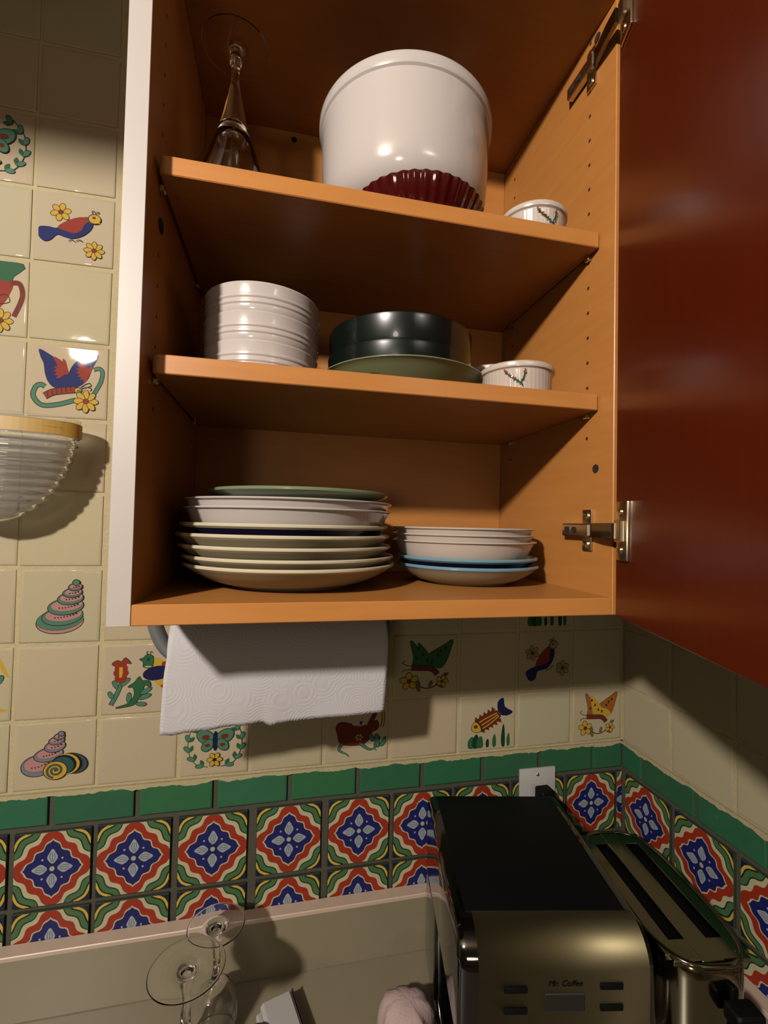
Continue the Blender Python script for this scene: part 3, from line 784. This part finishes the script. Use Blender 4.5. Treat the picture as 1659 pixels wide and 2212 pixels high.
ZS0 = CZ0 + T
G1 = 'dinner plates stacked at left of the bottom shelf'
st = [  # x, r, rim z, mats, label, curve
    (-.6203, .1317, .3485, (M_cream, M_under), 'cream rimmed dinner plate at the very bottom of the tall stack', 1.7),
    (-.6217, .1316, .3581, (M_cream, M_under), 'cream rimmed plate directly above the bottommost one in the tall stack', 1.9),
    (-.6259, .1319, .3705, (M_cream, M_under), 'cream rimmed plate, third from bottom of the tall stack', 1.9),
    (-.6284, .1323, .3833, (M_cream, M_under), 'cream rimmed plate directly under the navy one, fourth from bottom', 1.9),
    (-.6276, .1294, .3951, (M_cream, M_navy), 'cream rimmed plate with dark navy underside, middle of the tall stack', 2.0),
    (-.6241, .1310, .4131, (M_porc, M_porc), 'deep white plate resting on the navy backed plate', 2.2),
    (-.6243, .1310, .4231, (M_porc, M_porc), 'deep white plate directly beneath the small green plate', 2.2),
    (-.6116, .1135, .4358, (M_sage, M_sage), 'small sage green plate topping the tall plate stack', 1.6)]
b = ZS0
for k, (x, r, z, ms, lb, cu) in enumerate(st):
    nb = b + min((st[k + 1][2] - z) if k + 1 < len(st) else .006, .0098)
    if k == 6: nb = st[7][2] - .017
    plate('dinner_plate' if k < 7 else 'side_plate', x, -.15, b, z, r, ms, nb - b - .0002, lb, G1, curve=cu, foot=(.074 if k < 5 else .085) if k < 7 else .06, lip=.0055 if k < 5 or k == 7 else .003)
    b = nb
G2 = 'small plates stacked at right of the bottom shelf'
st = [(-.3761, .0985, .3459, (M_blue, M_under), 'sky blue rimmed plate lowest in the short stack', 1.8),
      (-.3777, .0985, .3567, (M_blue, M_navy), 'sky blue rimmed plate with navy underside, second in the short stack', 1.9),
      (-.3816, .1005, .3777, (M_porcm, M_porcm), 'deep warm white dish resting on the blue plates', 2.0),
      (-.3827, .0998, .3867, (M_porcm, M_porcm), 'warm white dish in the middle of three, short stack', 2.0),
      (-.3832, .0995, .3952, (M_porcm, M_porcm), 'warm white dish on top of the short stack', 2.0)]
b = ZS0
for k, (x, r, z, ms, lb, cu) in enumerate(st):
    nb = b + min((st[k + 1][2] - z) if k + 1 < len(st) else .006, .0098)
    plate('side_plate' if k < 2 else 'shallow_dish', x, -.14, b, z, r, ms, nb - b - .0002, lb, G2, curve=cu, foot=.056 if k < 2 else .066, lip=.0058 if k < 2 else .003, cat='plate' if k < 2 else 'dish')
    b = nb

# white ribbed bowls
Z1 = .5611; Z2 = .7622
def bowl_prof(r, h, foot, wall=.0042, ridges=()):
    out = [(0, .002), (foot - .004, .002), (foot - .003, 0), (foot, 0), (foot + .006, .004), (r - .004, h * .2), (r - .0015, h * .3)]
    z = h * .32
    for rz in ridges:
        out += [(r - .0014, rz - .0032), (r - .0001, rz - .0014), (r - .0001, rz + .0010), (r - .0014, rz + .0024)]
    out += [(r - .0008, h * .86), (r, h - .002), (r - .0008, h - .0002), (r - .003, h), (r - wall, h - .002), (r - wall - .001, h * .4), (r - wall - .006, h * .2), (foot, .006), (0, .006)]
    return out
for k, (z, x, y, r, lb) in enumerate(((.605, -.6662, -.151, .0716, 'white ridged bowl lowest in the stack of three'),
                                      (.6388, -.6664, -.1495, .0722, 'white ridged bowl in the middle of the stack of three'),
                                      (.6722, -.6655, -.150, .0724, 'white ridged bowl on top of the stack of three'))):
    hh = .0438; bb = z - hh
    mb = MB(); mb.lathe(bowl_prof(r, hh, .045, ridges=(hh - .0225, hh - .0155)), 96)
    o = mb.build('cereal_bowl', M_porc, None, (x, y, bb), (0, 0, 0), smooth=30)
    tag(o, lb, 'bowl', 'white bowls stacked at left of the middle shelf')
# sage plate with two dark green bowls
plate('serving_plate', -.476, -.14, Z1, .5939, .1148, (M_sage, M_sage), .008, 'wide sage green plate under the dark green bowls on the middle shelf', None, foot=.062, curve=1.3, lip=.003)
for k, (z, lb) in enumerate(((.6195, 'dark green bowl sitting in the sage plate'), (.6519, 'dark green bowl nested on top of another dark bowl'))):
    hh = .0495; bb = z - hh
    mb = MB(); r = .0987
    prof = [(0, .002), (.056, .002), (.057, 0), (.06, 0), (.066, .004), (r - .006, .010), (r - .001, .020), (r, hh - .004), (r + .0004, hh - .0015), (r - .001, hh), (r - .003, hh), (r - .005, hh - .003), (r - .008, .02), (.06, .007), (0, .007)]
    mb.lathe(prof, 96)
    tag(mb.build('soup_bowl', M_dgreen, None, (-.4809 + .001 * k, -.14, bb if k else Z1 + .0085), smooth=30), lb, 'bowl', 'dark green bowls on the middle shelf')

# big white crock on a maroon fluted dish
def flute(a, r, z): return r * (1 + .011 * cos(a * 40)) if r > .055 else r
mb = MB()
mb.lathe([(0, .0), (.058, 0), (.068, .004), (.0855, .037), (.0870, .0415), (.0855, .0430), (.0825, .0425), (.066, .008), (.0, .0065)], 40 * 6, rad=flute)
tag(mb.build('tart_dish', M_red, None, (-.471, -.180, Z2), smooth=50), 'maroon fluted glass dish under the big white crock', 'dish')
cb = Z2 + .0432; ch = .9503 - cb; r = .1207
mb = MB()
prof = [(0, .004), (.06, .004), (.070, .003), (.074, .0), (.080, 0), (.090, .003), (.1000, .010), (.1075, .020), (.1120, .033), (.1138, .048), (r - .0052, ch * .5), (r - .0042, ch - .022), (r - .0035, ch - .0175), (r - .0012, ch - .0155), (r, ch - .012), (r, ch - .004), (r - .0012, ch - .001), (r - .004, ch), (r - .008, ch - .001), (r - .0095, ch - .005), (r - .011, .03), (r - .022, .012), (.07, .009), (0, .009)]
mb.lathe(prof, 128)
tag(mb.build('crock', M_porc, None, (-.479, -.14, cb), smooth=30), 'large white round crock with rolled rim on the top shelf', 'pot')

# ramekins
def ramekin(x, y, b, r, h, rot, label, art=True):
    t = thing('ramekin', label, 'ramekin', (x, y, b), 0, 'white ramekins at right of the shelves')
    mb = MB()
    def rib(a, rr, z): return rr * (1 + .003 * cos(a * 48)) if (r * .8 < rr and .002 < z < h - .009 and rr > r - .0045) else rr
    mb.lathe([(0, .002), (r - .012, .002), (r - .011, 0), (r - .006, 0), (r - .0042, .003), (r - .0036, h - .010), (r - .0030, h - .0085), (r - .0006, h - .007), (r, h - .0045), (r - .0004, h - .0015), (r - .002, h), (r - .0045, h - .001), (r - .0065, h - .006), (r - .0075, .007), (0, .005)], 48 * 5, rad=rib)
    mb.build('dish_body', M_porcm, t, smooth=30)
    if art:
        mb = MB(); rr = r - .0022
        def pt(s_, z, k=0): a = rot + s_ / rr; return Vector(((rr + .0003 + .00012 * k) * cos(a), (rr + .0003 + .00012 * k) * sin(a), z))
        def st_(P, w_, c, k):
            for i in range(len(P) - 1):
                (a0, z0), (a1, z1) = P[i], P[i + 1]; d = math.hypot(a1 - a0, z1 - z0); nx, nz = -(z1 - z0) / d * w_, (a1 - a0) / d * w_
                mb.face([pt(a0 - nx, z0 - nz, k), pt(a1 - nx, z1 - nz, k), pt(a1 + nx, z1 + nz, k), pt(a0 + nx, z0 + nz, k)], c)
        G_ = srgb(34, 84, 50); RD = srgb(206, 88, 60)
        st_([(-.014, h - .011), (-.009, h - .017), (-.003, h - .0215), (.004, h - .026), (.008, h - .031)], .0005, G_, 1)
        st_([(.010, h - .0115), (.009, h - .018), (.006, h - .026)], .0005, G_, 1)
        rr2 = random.Random(5)
        for (a0, z0) in ((-.012, h - .013), (-.009, h - .016), (-.006, h - .019), (-.002, h - .022), (.002, h - .025), (.005, h - .0275), (.009, h - .015), (.0085, h - .019), (.007, h - .023)):
            for q in range(3):
                an = rr2.uniform(0, 6.28); st_([(a0, z0), (a0 + .0022 * cos(an), z0 + .0022 * sin(an))], .0006, G_, 2 + q)
        for (a0, z0) in ((-.014, h - .0105), (-.0115, h - .0125), (-.007, h - .0165), (.010, h - .0112), (.0105, h - .014), (-.0035, h - .020)):
            mb.face([pt(a0 + .0012 * cos(t_), z0 + .0012 * sin(t_), 6) for t_ in [2 * pi * q / 8 for q in range(8)]], RD)
        mb.build('painted_sprig', M_ptile, t, smooth=0)
    return t
ramekin(-.3295, -.229, Z2, .0425, .0305, -1.60, 'small white ramekin with flower sprig on the top shelf')
ramekin(-.3443, -.220, Z1, .0473, .0361, -2.06, 'white ramekin with flower sprig at the front of the middle shelf')
ramekin(-.325, -.103, Z1, .0380, .0760, pi / 2, 'taller plain white ramekin half hidden behind the middle shelf one', art=False)

# upside down cocktail glass on the top shelf
def wine_glass(name, x, y, zb, H_, foot_r, rim_r, bowl_h, label, group=None, cone=True):
    """standing on its rim: z grows towards the foot"""
    t = thing(name, label, 'glass', (x, y, zb), 0, group)
    mb = MB(); th = .0011
    if cone:
        outer = [(rim_r, 0), (rim_r * .80, bowl_h * .28), (rim_r * .56, bowl_h * .60), (rim_r * .32, bowl_h * .88), (.0095, bowl_h * 1.12)]
        inner = [(rim_r - th, 0), (rim_r * .78 - th, bowl_h * .28), (rim_r * .5 - th, bowl_h * .62), (rim_r * .28 - th * 1.5, bowl_h * .84), (0, bowl_h * .93)]
    else:
        outer = [(rim_r, 0), (rim_r * 1.1, bowl_h * .25), (rim_r * 1.12, bowl_h * .5), (rim_r * .9, bowl_h * .78), (rim_r * .45, bowl_h * .95), (.006, bowl_h * 1.06)]
        inner = [(rim_r - th, 0), (rim_r * 1.1 - th, bowl_h * .25), (rim_r * 1.12 - th, bowl_h * .5), (rim_r * .9 - th, bowl_h * .77), (rim_r * .4, bowl_h * .93), (0, bowl_h * .96)]
    stem = [(.0052, bowl_h + (H_ - bowl_h) * .45), (.0046, H_ - .03), (.0062, H_ - .022), (.0078, H_ - .016), (.0062, H_ - .010), (.0075, H_ - .006)]
    foot = [(foot_r * .3, H_ - .0030), (foot_r * .5, H_ - .0020), (foot_r - .003, H_ - .0017), (foot_r - .0016, H_ - .0017), (foot_r - .0004, H_ - .0013), (foot_r, H_ - .0008), (foot_r - .0004, H_ - .0003), (foot_r - .0016, H_), (foot_r - .003, H_), (foot_r * .5, H_), (0, H_ - .0002)]
    outer = catmull(outer, 4, False)
    prof = list(reversed([(r_, z) for r_, z in inner]))   # centre of the bowl bottom to the rim, inside
    mb.lathe(prof + outer + stem + foot, 72)
    o = mb.build('glass_body', M_glass, t, smooth=60, fix=True)
    return t
wine_glass('cocktail_glass', -.7045, -.190, Z2, .2075, .0395, .050, .125, 'clear cocktail glass upside down at left of the top shelf')

# ================================================================= COUNTER THINGS
wine_glass('wine_glass', -.7285, -.178, ZT, .1725, .0425, .031, .085, 'clear wine glass upside down at the front left of the counter', 'upturned wine glasses on the counter', cone=False)
wine_glass('wine_glass', -.7075, -.088, ZT, .143, .0375, .028, .070, 'smaller clear wine glass upside down behind the front one', 'upturned wine glasses on the counter', cone=False)

# folded white card box, dark scoop, pink cloth
t = thing('paper_packet', 'white folded paper packet standing beside the wine glasses', 'packet', (-.618, -.118, ZT), .28)
mb = MB(); mb.box((-.024, -.045, 0), (.026, .04, .012), bev=.002); mb.box((-.02, -.04, .012), (.024, .036, .030), bev=.004)
mb.build('packet_body', M_note, t)
mb = MB(); mb.box((.0262, -.045, 0.001), (.028, .04, .024), bev=.0005); mb.build('spine', mat('maroon_card', srgb(70, 40, 40), rough=.6), t)
t = thing('scoop', 'dark grey rounded plastic piece in front of the white packet', 'scoop', (-.648, -.138, ZT))
mb = MB(); mb.lathe([(0, 0), (.022, 0), (.026, .01), (.024, .026), (.016, .036), (0, .040)], 32); mb.build('scoop_head', M_dgrey, t)
mb = MB(); mb.tube([(0, -.02, .012), (0, -.07, .012), (0, -.1, .008)], .006, 10); mb.build('handle', M_dgrey, t)
# pink cloth: crumpled mound
t = thing('dish_cloth', 'pale pink crumpled cloth beside the black coffee maker', 'cloth', (-.452, -.142, ZT))
mb = MB(); rr = random.Random(4); n = 36; rings = []
for i, (r_, z) in enumerate(((.036, 0), (.037, .010), (.035, .026), (.029, .040), (.018, .047), (.007, .049), (0.0, .049))):
    rings.append((r_, z))
def crumple(a, r_, z): return r_ * (1 + .10 * sin(3 * a + .5) + .06 * sin(7 * a + 1 + z * 60) + .03 * sin(13 * a + z * 90))
mb.lathe([(0, 0)] + rings, 48, rad=crumple)
mb.build('cloth_body', M_cloth, t, smooth=60)

# coffee maker
CW, CDp, CH = .215, .272, -.045 - ZT
cm = thing('coffee_maker', 'black drip coffee maker with brushed steel front panel', 'coffee maker', (-.3080, -.176, ZT), R(-10.5))
hw, hd = CW / 2, CDp / 2
def rbox(a, b, bev, seg=3):
    m_ = MB(); m_.box(a, b, bev=bev, seg=seg); return m_
def extrude_x(prof, xa, xb, ch):
    m_ = MB(); n_ = len(prof); cy_ = sum(p[0] for p in prof) / n_; cz_ = sum(p[1] for p in prof) / n_
    def ring(x, ins):
        out = []
        for k in range(n_):
            a, b = prof[k - 1], prof[(k + 1) % n_]; dx_, dz_ = b[0] - a[0], b[1] - a[1]; d = math.hypot(dx_, dz_) or 1
            out.append((x, prof[k][0] - dz_ / d * ins, prof[k][1] + dx_ / d * ins))
        return out
    R_ = [ring(xa, ch), ring(xa + ch * .3, ch * .3), ring(xa + ch, 0), ring(xb - ch, 0), ring(xb - ch * .3, ch * .3), ring(xb, ch)]
    V_ = [p for r in R_ for p in r]; F_ = [tuple(range(n_)), tuple(reversed(range(5 * n_, 6 * n_)))]
    for j_ in range(5):
        for k in range(n_): F_.append((j_ * n_ + k, (j_ + 1) * n_ + k, (j_ + 1) * n_ + (k + 1) % n_, j_ * n_ + (k + 1) % n_))
    m_.mesh(V_, F_); return m_
RF = .034
prof = [(-hd, .13)] 
prof = [(hd, .13), (hd, CH - .008), (hd - .008, CH)] + [(-hd + RF - RF * sin(pi / 2 * k / 10), CH - RF + RF * cos(pi / 2 * k / 10)) for k in range(11)] + [(-hd, .13)]
extrude_x(prof, -hw, hw, .010).build('body', M_black, cm, smooth=40, fix=True)
mb = rbox((-hw + .014, -hd + RF + .004, CH - .003), (hw - .014, hd - .010, CH + .0012), .001, 2); mb.build('lid', M_matt, cm)
mb = rbox((-hw, .03, 0), (hw, hd, .14), .010, 4); mb.build('rear_tank', M_black, cm)
mb = rbox((-hw, -hd, 0), (hw, .05, .022), .006, 3); mb.build('base', M_black, cm)
# steel front panel with rounded top
mb = MB(); yf = -hd; N = 12; RP = RF + .0015
pr = [(yf + RF + .004, CH + .0016)]
for k in range(N + 1):
    a = pi / 2 * k / N; pr.append((yf + RF - RP * sin(a), CH - RF + RP * cos(a)))
pr.append((yf - .0015, CH - .132))
x0, x1 = -hw + .021, hw - .009
for (ya, za), (yb, zb_) in zip(pr, pr[1:]):
    mb.face([(x0, yb, zb_), (x1, yb, zb_), (x1, ya, za), (x0, ya, za)])
    for x, s_ in ((x0, 1), (x1, -1)):
        q = [(x, ya, za), (x, yb, zb_), (x, yb + .006, zb_ - .001), (x, ya + .006, za - .006)]
        mb.face(q if s_ > 0 else q[::-1])
bm = None
fp = mb.build('front_panel', M_steel, cm, smooth=50); fp['label'] = 'brushed steel front panel'
md = fp.modifiers.new('weld', 'WELD'); md.merge_threshold = 1e-5
pc = (x0 + x1) / 2; yp = yf - .0015
for (dx, dz) in ((-.053, -.0475), (-.053, -.069), (.050, -.0445), (.050, -.0665)):
    m2 = rbox((pc + dx - .0125, yp - .0022, CH + dz - .0034), (pc + dx + .0125, yp + .001, CH + dz + .0034), .0015, 2); m2.build('button', M_matt, cm)
m2 = rbox((pc - .0215, yp - .0012, CH - .0705), (pc + .0215, yp + .001, CH - .052), .0008, 1); m2.build('display', M_lcd, cm)
def text(txt, size, loc, rot, m, parent, name='lettering', shear=0):
    cu = bpy.data.curves.new(name, 'FONT'); cu.body = txt; cu.size = size; cu.extrude = .0002; cu.align_x = 'CENTER'; cu.shear = shear
    o = bpy.data.objects.new('tmp_txt', cu); COL.objects.link(o)
    dg = bpy.context.evaluated_depsgraph_get(); me = bpy.data.meshes.new_from_object(o.evaluated_get(dg))
    bpy.data.objects.remove(o); me.materials.clear(); me.materials.append(m)
    n = bpy.data.objects.new(name, me); COL.objects.link(n); n.location = loc; n.rotation_euler = rot; n.parent = parent
    return n
text('Mr. Coffee', .0084, (pc, yp - .0004, CH - .0445), (pi / 2, 0, 0), M_ink, cm, shear=.35)
# carafe in the bay
caf = MB(); caf.lathe([(0, 0), (.05, 0), (.058, .01), (.062, .04), (.056, .075), (.042, .095), (.042, .1), (.038, .1), (.038, .094), (.05, .074), (.056, .04), (.052, .012), (0, .006)], 48, X=Matrix.Translation((0, -.055, .0225)))
caf.build('carafe', M_glass, cm)
# toaster
TW, TL, TH = .118, .235, -.097 - ZT
to = thing('toaster', 'slim chrome toaster with two long slots beside the coffee maker', 'toaster', (-.1205, -.205, ZT), R(-8))
mb = MB()
def oval(w_, l_, p=3.2, n=72):
    out = []
    for k in range(n):
        t_ = 2 * pi * k / n; c_, s_ = cos(t_), sin(t_)
        out.append((w_ / 2 * math.copysign(abs(c_) ** (2 / p), c_), l_ / 2 * math.copysign(abs(s_) ** (2 / p), s_)))
    return out
levels = [(1.0, .012), (1.0, TH - .018), (.995, TH - .010), (.975, TH - .004), (.94, TH - .0005), (.9, TH)]
rings = []
for sc, z in levels:
    rings.append([(x * sc, y - (0) + (1 - sc) * 0 , z) for x, y in oval(TW, TL * (1 - (1 - sc) * .5))])
V = [p for r_ in rings for p in r_]; n = 72; F = []
for j in range(len(rings) - 1):
    for k in range(n): F.append((j * n + k, j * n + (k + 1) % n, (j + 1) * n + (k + 1) % n, (j + 1) * n + k))
mb.mesh(V, F)
mb.mesh(rings[0], [tuple(reversed(range(n)))])
mb.build('shell', M_chrome, to, smooth=40)
# top deck with slots cut out: strips between the slots
mb = MB(); tw = TW * .9; tl = TL * .95
def strip(xa, xb, ya, yb, z0, z1): mb.box((xa, ya, z0), (xb, yb, z1), bev=.0008)
ov = oval(tw, tl)
mb.mesh([(x, y, TH - .012) for x, y in ov], [tuple(range(n))], mi=1)
sl = [(-.034, -.014), (.014, .034)]
edges = [-tw / 2 + .001, sl[0][0], sl[0][1], sl[1][0], sl[1][1], tw / 2 - .001]
for k in (0, 2, 4): strip(edges[k], edges[k + 1], -tl / 2 + (.012 if k != 2 else .002), tl / 2 - (.012 if k != 2 else .002), TH - .006, TH + .0008)
for ya, yb in ((-tl / 2 + .004, -tl / 2 + .032), (tl / 2 - .026, tl / 2 - .004)): strip(-tw / 2 + .006, tw / 2 - .006, ya, yb, TH - .006, TH + .0006)
mb.build('slot_deck', [M_chrome, M_matt], to)
# raised chrome rim rail
mb = MB(); rl = [(x * 1.0, y, TH - .001) for x, y in oval(TW * .95, TL * .975)]; rl.append(rl[0]); rl.append(rl[1])
mb.tube(rl, .0032, 8, cap=False); mb.build('rim_rail', M_chrome, to, smooth=60)
mb = rbox((-TW / 2 + .004, -TL / 2 + .006, 0), (TW / 2 - .004, TL / 2 - .006, .014), .004, 2); mb.build('base', M_matt, to)
mb = rbox((.012, -TL / 2 - .004, TH - .085), (.020, -TL / 2 + .004, TH - .02), .001, 1); mb.build('lever_slot', M_matt, to)
mb = rbox((.000, -TL / 2 - .026, TH - .050), (.034, -TL / 2 - .002, TH - .030), .006, 3); mb.build('lever', M_matt, to)

# outlet with plug and cord
ou = thing('outlet', 'white wall outlet plate behind the coffee maker', 'outlet', (-.1795, 0, -.087), 0)
mb = rbox((-.0347, -.0098, -.057), (.0347, -.0046, .057), .0018, 2); mb.build('cover_plate', M_out, ou)
mb = rbox((-.017, -.0112, -.033), (.017, -.0096, .034), .001, 1); mb.build('receptacle', M_out, ou)
mb = MB(); mb.lathe([(0, 0), (.003, 0), (.0022, .001), (0, .0012)], 12, X=Matrix.Translation((0, -.0098, .046)) @ Matrix.Rotation(pi / 2, 4, 'X')); mb.build('screw', M_nickel, ou)
pg = thing('power_plug', 'black plug and cord in the white wall outlet', 'plug', (-.173, -.0112, -.072))
mb = rbox((-.014, -.026, -.014), (.012, 0, .014), .004, 3); mb.build('plug_body', M_matt, pg)
mb = MB(); mb.tube(catmull([(0, -.024, .006), (.012, -.038, .0), (.026, -.036, -.03), (.028, -.02, -.09), (.02, -.018, -.15), (.0, -.024, -.205), (-.03, -.026, -.2165)], 6, False), .0042, 10); mb.build('cord', M_matt, pg, smooth=60)

# ================================================================= PAPER TOWEL
RX0, RX1, RY, RZ, RR = -.7665, -.4925, -.106, .2305, .052
th_ = thing('towel_holder', 'grey plastic paper towel holder screwed under the cabinet', 'holder', (0, 0, 0))
for x, s_ in ((-.7885, 1), (-.484, -1)):
    pth = catmull([(x - s_ * .006, RY, CZ0 - .0002), (x - s_ * .007, RY, .280), (x - s_ * .005, RY, .262), (x + s_ * .001, RY, .244), (x + s_ * .010, RY, .229), (x + s_ * .024, RY, .217)], 8, False)
    mb = MB(); mb.tube(pth, .01, 18, flat=(.0092, .012), upv=Vector((0, 1, 0))); mb.build('arm', M_greyp, th_, smooth=60)
mb = MB(); mb.tube([(RX0 - .008, RY, RZ), (RX1 + .006, RY, RZ)], .0065, 12); mb.build('rod', M_greyp, th_)
mb = rbox((-.803, RY - .012, CZ0 - .003), (-.470, RY + .012, CZ0 - .0001), .0008, 1); mb.build('mounting_bar', M_greyp, th_)
pr_ = thing('paper_towel_roll', 'white quilted paper towel roll hanging under the cabinet', 'paper towel', (0, 0, 0))
mb = MB(); mb.lathe([(.0185, 0), (RR, 0), (RR, RX1 - RX0), (.0185, RX1 - RX0), (.0185, 0)], 72, X=Matrix.Translation((RX0, RY, RZ)) @ Matrix.Rotation(pi / 2, 4, 'Y'))
mb.build('roll', M_towel, pr_, smooth=30)
mb = MB(); mb.lathe([(.0165, 0), (.0183, 0), (.0183, RX1 - RX0), (.0165, RX1 - RX0), (.0165, 0)], 40, X=Matrix.Translation((RX0, RY, RZ)) @ Matrix.Rotation(pi / 2, 4, 'Y'))
mb.build('cardboard_core', M_beech, pr_, smooth=30)
# loose sheet: wraps over the front of the roll and hangs down, torn edge
mb = MB(); nx, nz = 60, 26; V = []; rr = random.Random(2); jag = 0
for i in range(nx + 1):
    u = i / nx; x = RX0 - .001 + (RX1 - RX0 + .001) * u
    jag = .7 * jag + rr.uniform(-.0006, .0006)
    zb_ = .1375 + .0085 * u + jag + (.0035 if u < .45 and u > .1 else 0) * ((u - .1) / .35) - (.0022 if .46 < u < .5 else 0)
    if u < .1: zb_ -= .001
    for j in range(nz + 1):
        v = j / nz
        if v < .35:
            a = R(95) * (1 - v / .35); y = RY - (RR + .0008) * cos(a); z = RZ + (RR + .0008) * sin(a)
        else:
            k = (v - .35) / .65; z = RZ + (zb_ - RZ) * k
            y = RY - (RR + .0008) + .006 * k * k - .004 * sin(k * 2.2) * (1 - u) + .0012 * sin(u * 9 + k * 3) * k
        xx = x + (.009 * max(0, 1 - v / .5) ** 1.5) * max(0, 1 - u * 8) - (.0045 * (v - .35) / .65 if v > .35 else 0) * (1 - u) - (.003 * (v - .35) / .65 if v > .35 else 0) * u
        V.append((xx, y, z))
F = []
for i in range(nx):
    for j in range(nz):
        a = i * (nz + 1) + j; F.append((a, a + 1, a + nz + 2, a + nz + 1))
mb.mesh(V, F)
sh = mb.build('sheet', M_towel, pr_, smooth=60); sh['label'] = 'loose hanging sheet with torn lower edge'
sm = sh.modifiers.new('thick', 'SOLIDIFY'); sm.thickness = .0006; sm.offset = 0

# ================================================================= RIBBED HALF ROUND SHADE ON THE LEFT
sc_ = thing('ribbed_wall_shade', 'ribbed clear round shade with amber tape on the left wall', 'wall shade', (-1.018, -.047, .388))
mb = MB(); n = 96; H_ = .140; Rx, Ry = .103, .040
levels = 104; V = []
for side in (0, 1):
    for j in range(levels + 1):
        v = j / levels; z = H_ * v + (0 if not side else .0022 * (1 - v))
        base = math.sqrt(max(0.0, 1 - (1 - v) ** 2)) ** .95
        q = 1 + .028 * (cos(2 * pi * v * 13) if v < .93 else 0)
        if side: base = max(0, base - .022); q = 1.0
        for k in range(n):
            a = 2 * pi * k / n
            V.append((Rx * base * q * cos(a), Ry * base * q * sin(a), z))
F = []; off = (levels + 1) * n
for j in range(levels):
    for k in range(n):
        a = j * n + k; b_ = j * n + (k + 1) % n
        F.append((a, b_, b_ + n, a + n)); F.append((off + a, off + a + n, off + b_ + n, off + b_))
for k in range(n):
    a = levels * n + k; b_ = levels * n + (k + 1) % n; F.append((a, b_, off + b_, off + a))
mb.mesh(V, F)
mb.build('shade_body', M_tglass, sc_, smooth=60)
def arc(mb, z0, z1, r0, a0, a1, m_=24, th2=.0016):
    for k in range(m_):
        A, B = a0 + (a1 - a0) * k / m_, a0 + (a1 - a0) * (k + 1) / m_
        p = lambda a, z, d: ((Rx + r0 + d) * cos(a), (Ry + r0 + d) * sin(a), z)
        for d, fl in ((th2, 0), (0, 1)):
            q = [p(A, z0, d), p(B, z0, d), p(B, z1, d), p(A, z1, d)]
            mb.face(q[::-1] if fl else q)
        mb.face([p(A, z1, th2), p(B, z1, th2), p(B, z1, 0), p(A, z1, 0)]); mb.face([p(A, z0, 0), p(B, z0, 0), p(B, z0, th2), p(A, z0, th2)])
mb = MB(); arc(mb, H_ - .020, H_ - .002, .0008, .9 * pi, 2.02 * pi, 40, .0006); mb.build('tape_band', M_tape, sc_, smooth=50)
mb = MB(); arc(mb, H_ - .022, H_ - .003, .0022, 1.84 * pi, 2.03 * pi, 10); mb.build('tape_patch', M_tape, sc_, smooth=50)
mb = MB(); arc(mb, H_ - .002, H_ + .0035, -.001, 0, 2 * pi, 80, .003); mb.build('rim', M_tglass, sc_, smooth=50)
for x in (-.05, .05):
    mb = MB(); mb.tube([(x, Ry * .86, H_ - .004), (x, .0440, H_ - .004)], .003, 8); mb.build('bracket', M_nickel, sc_)
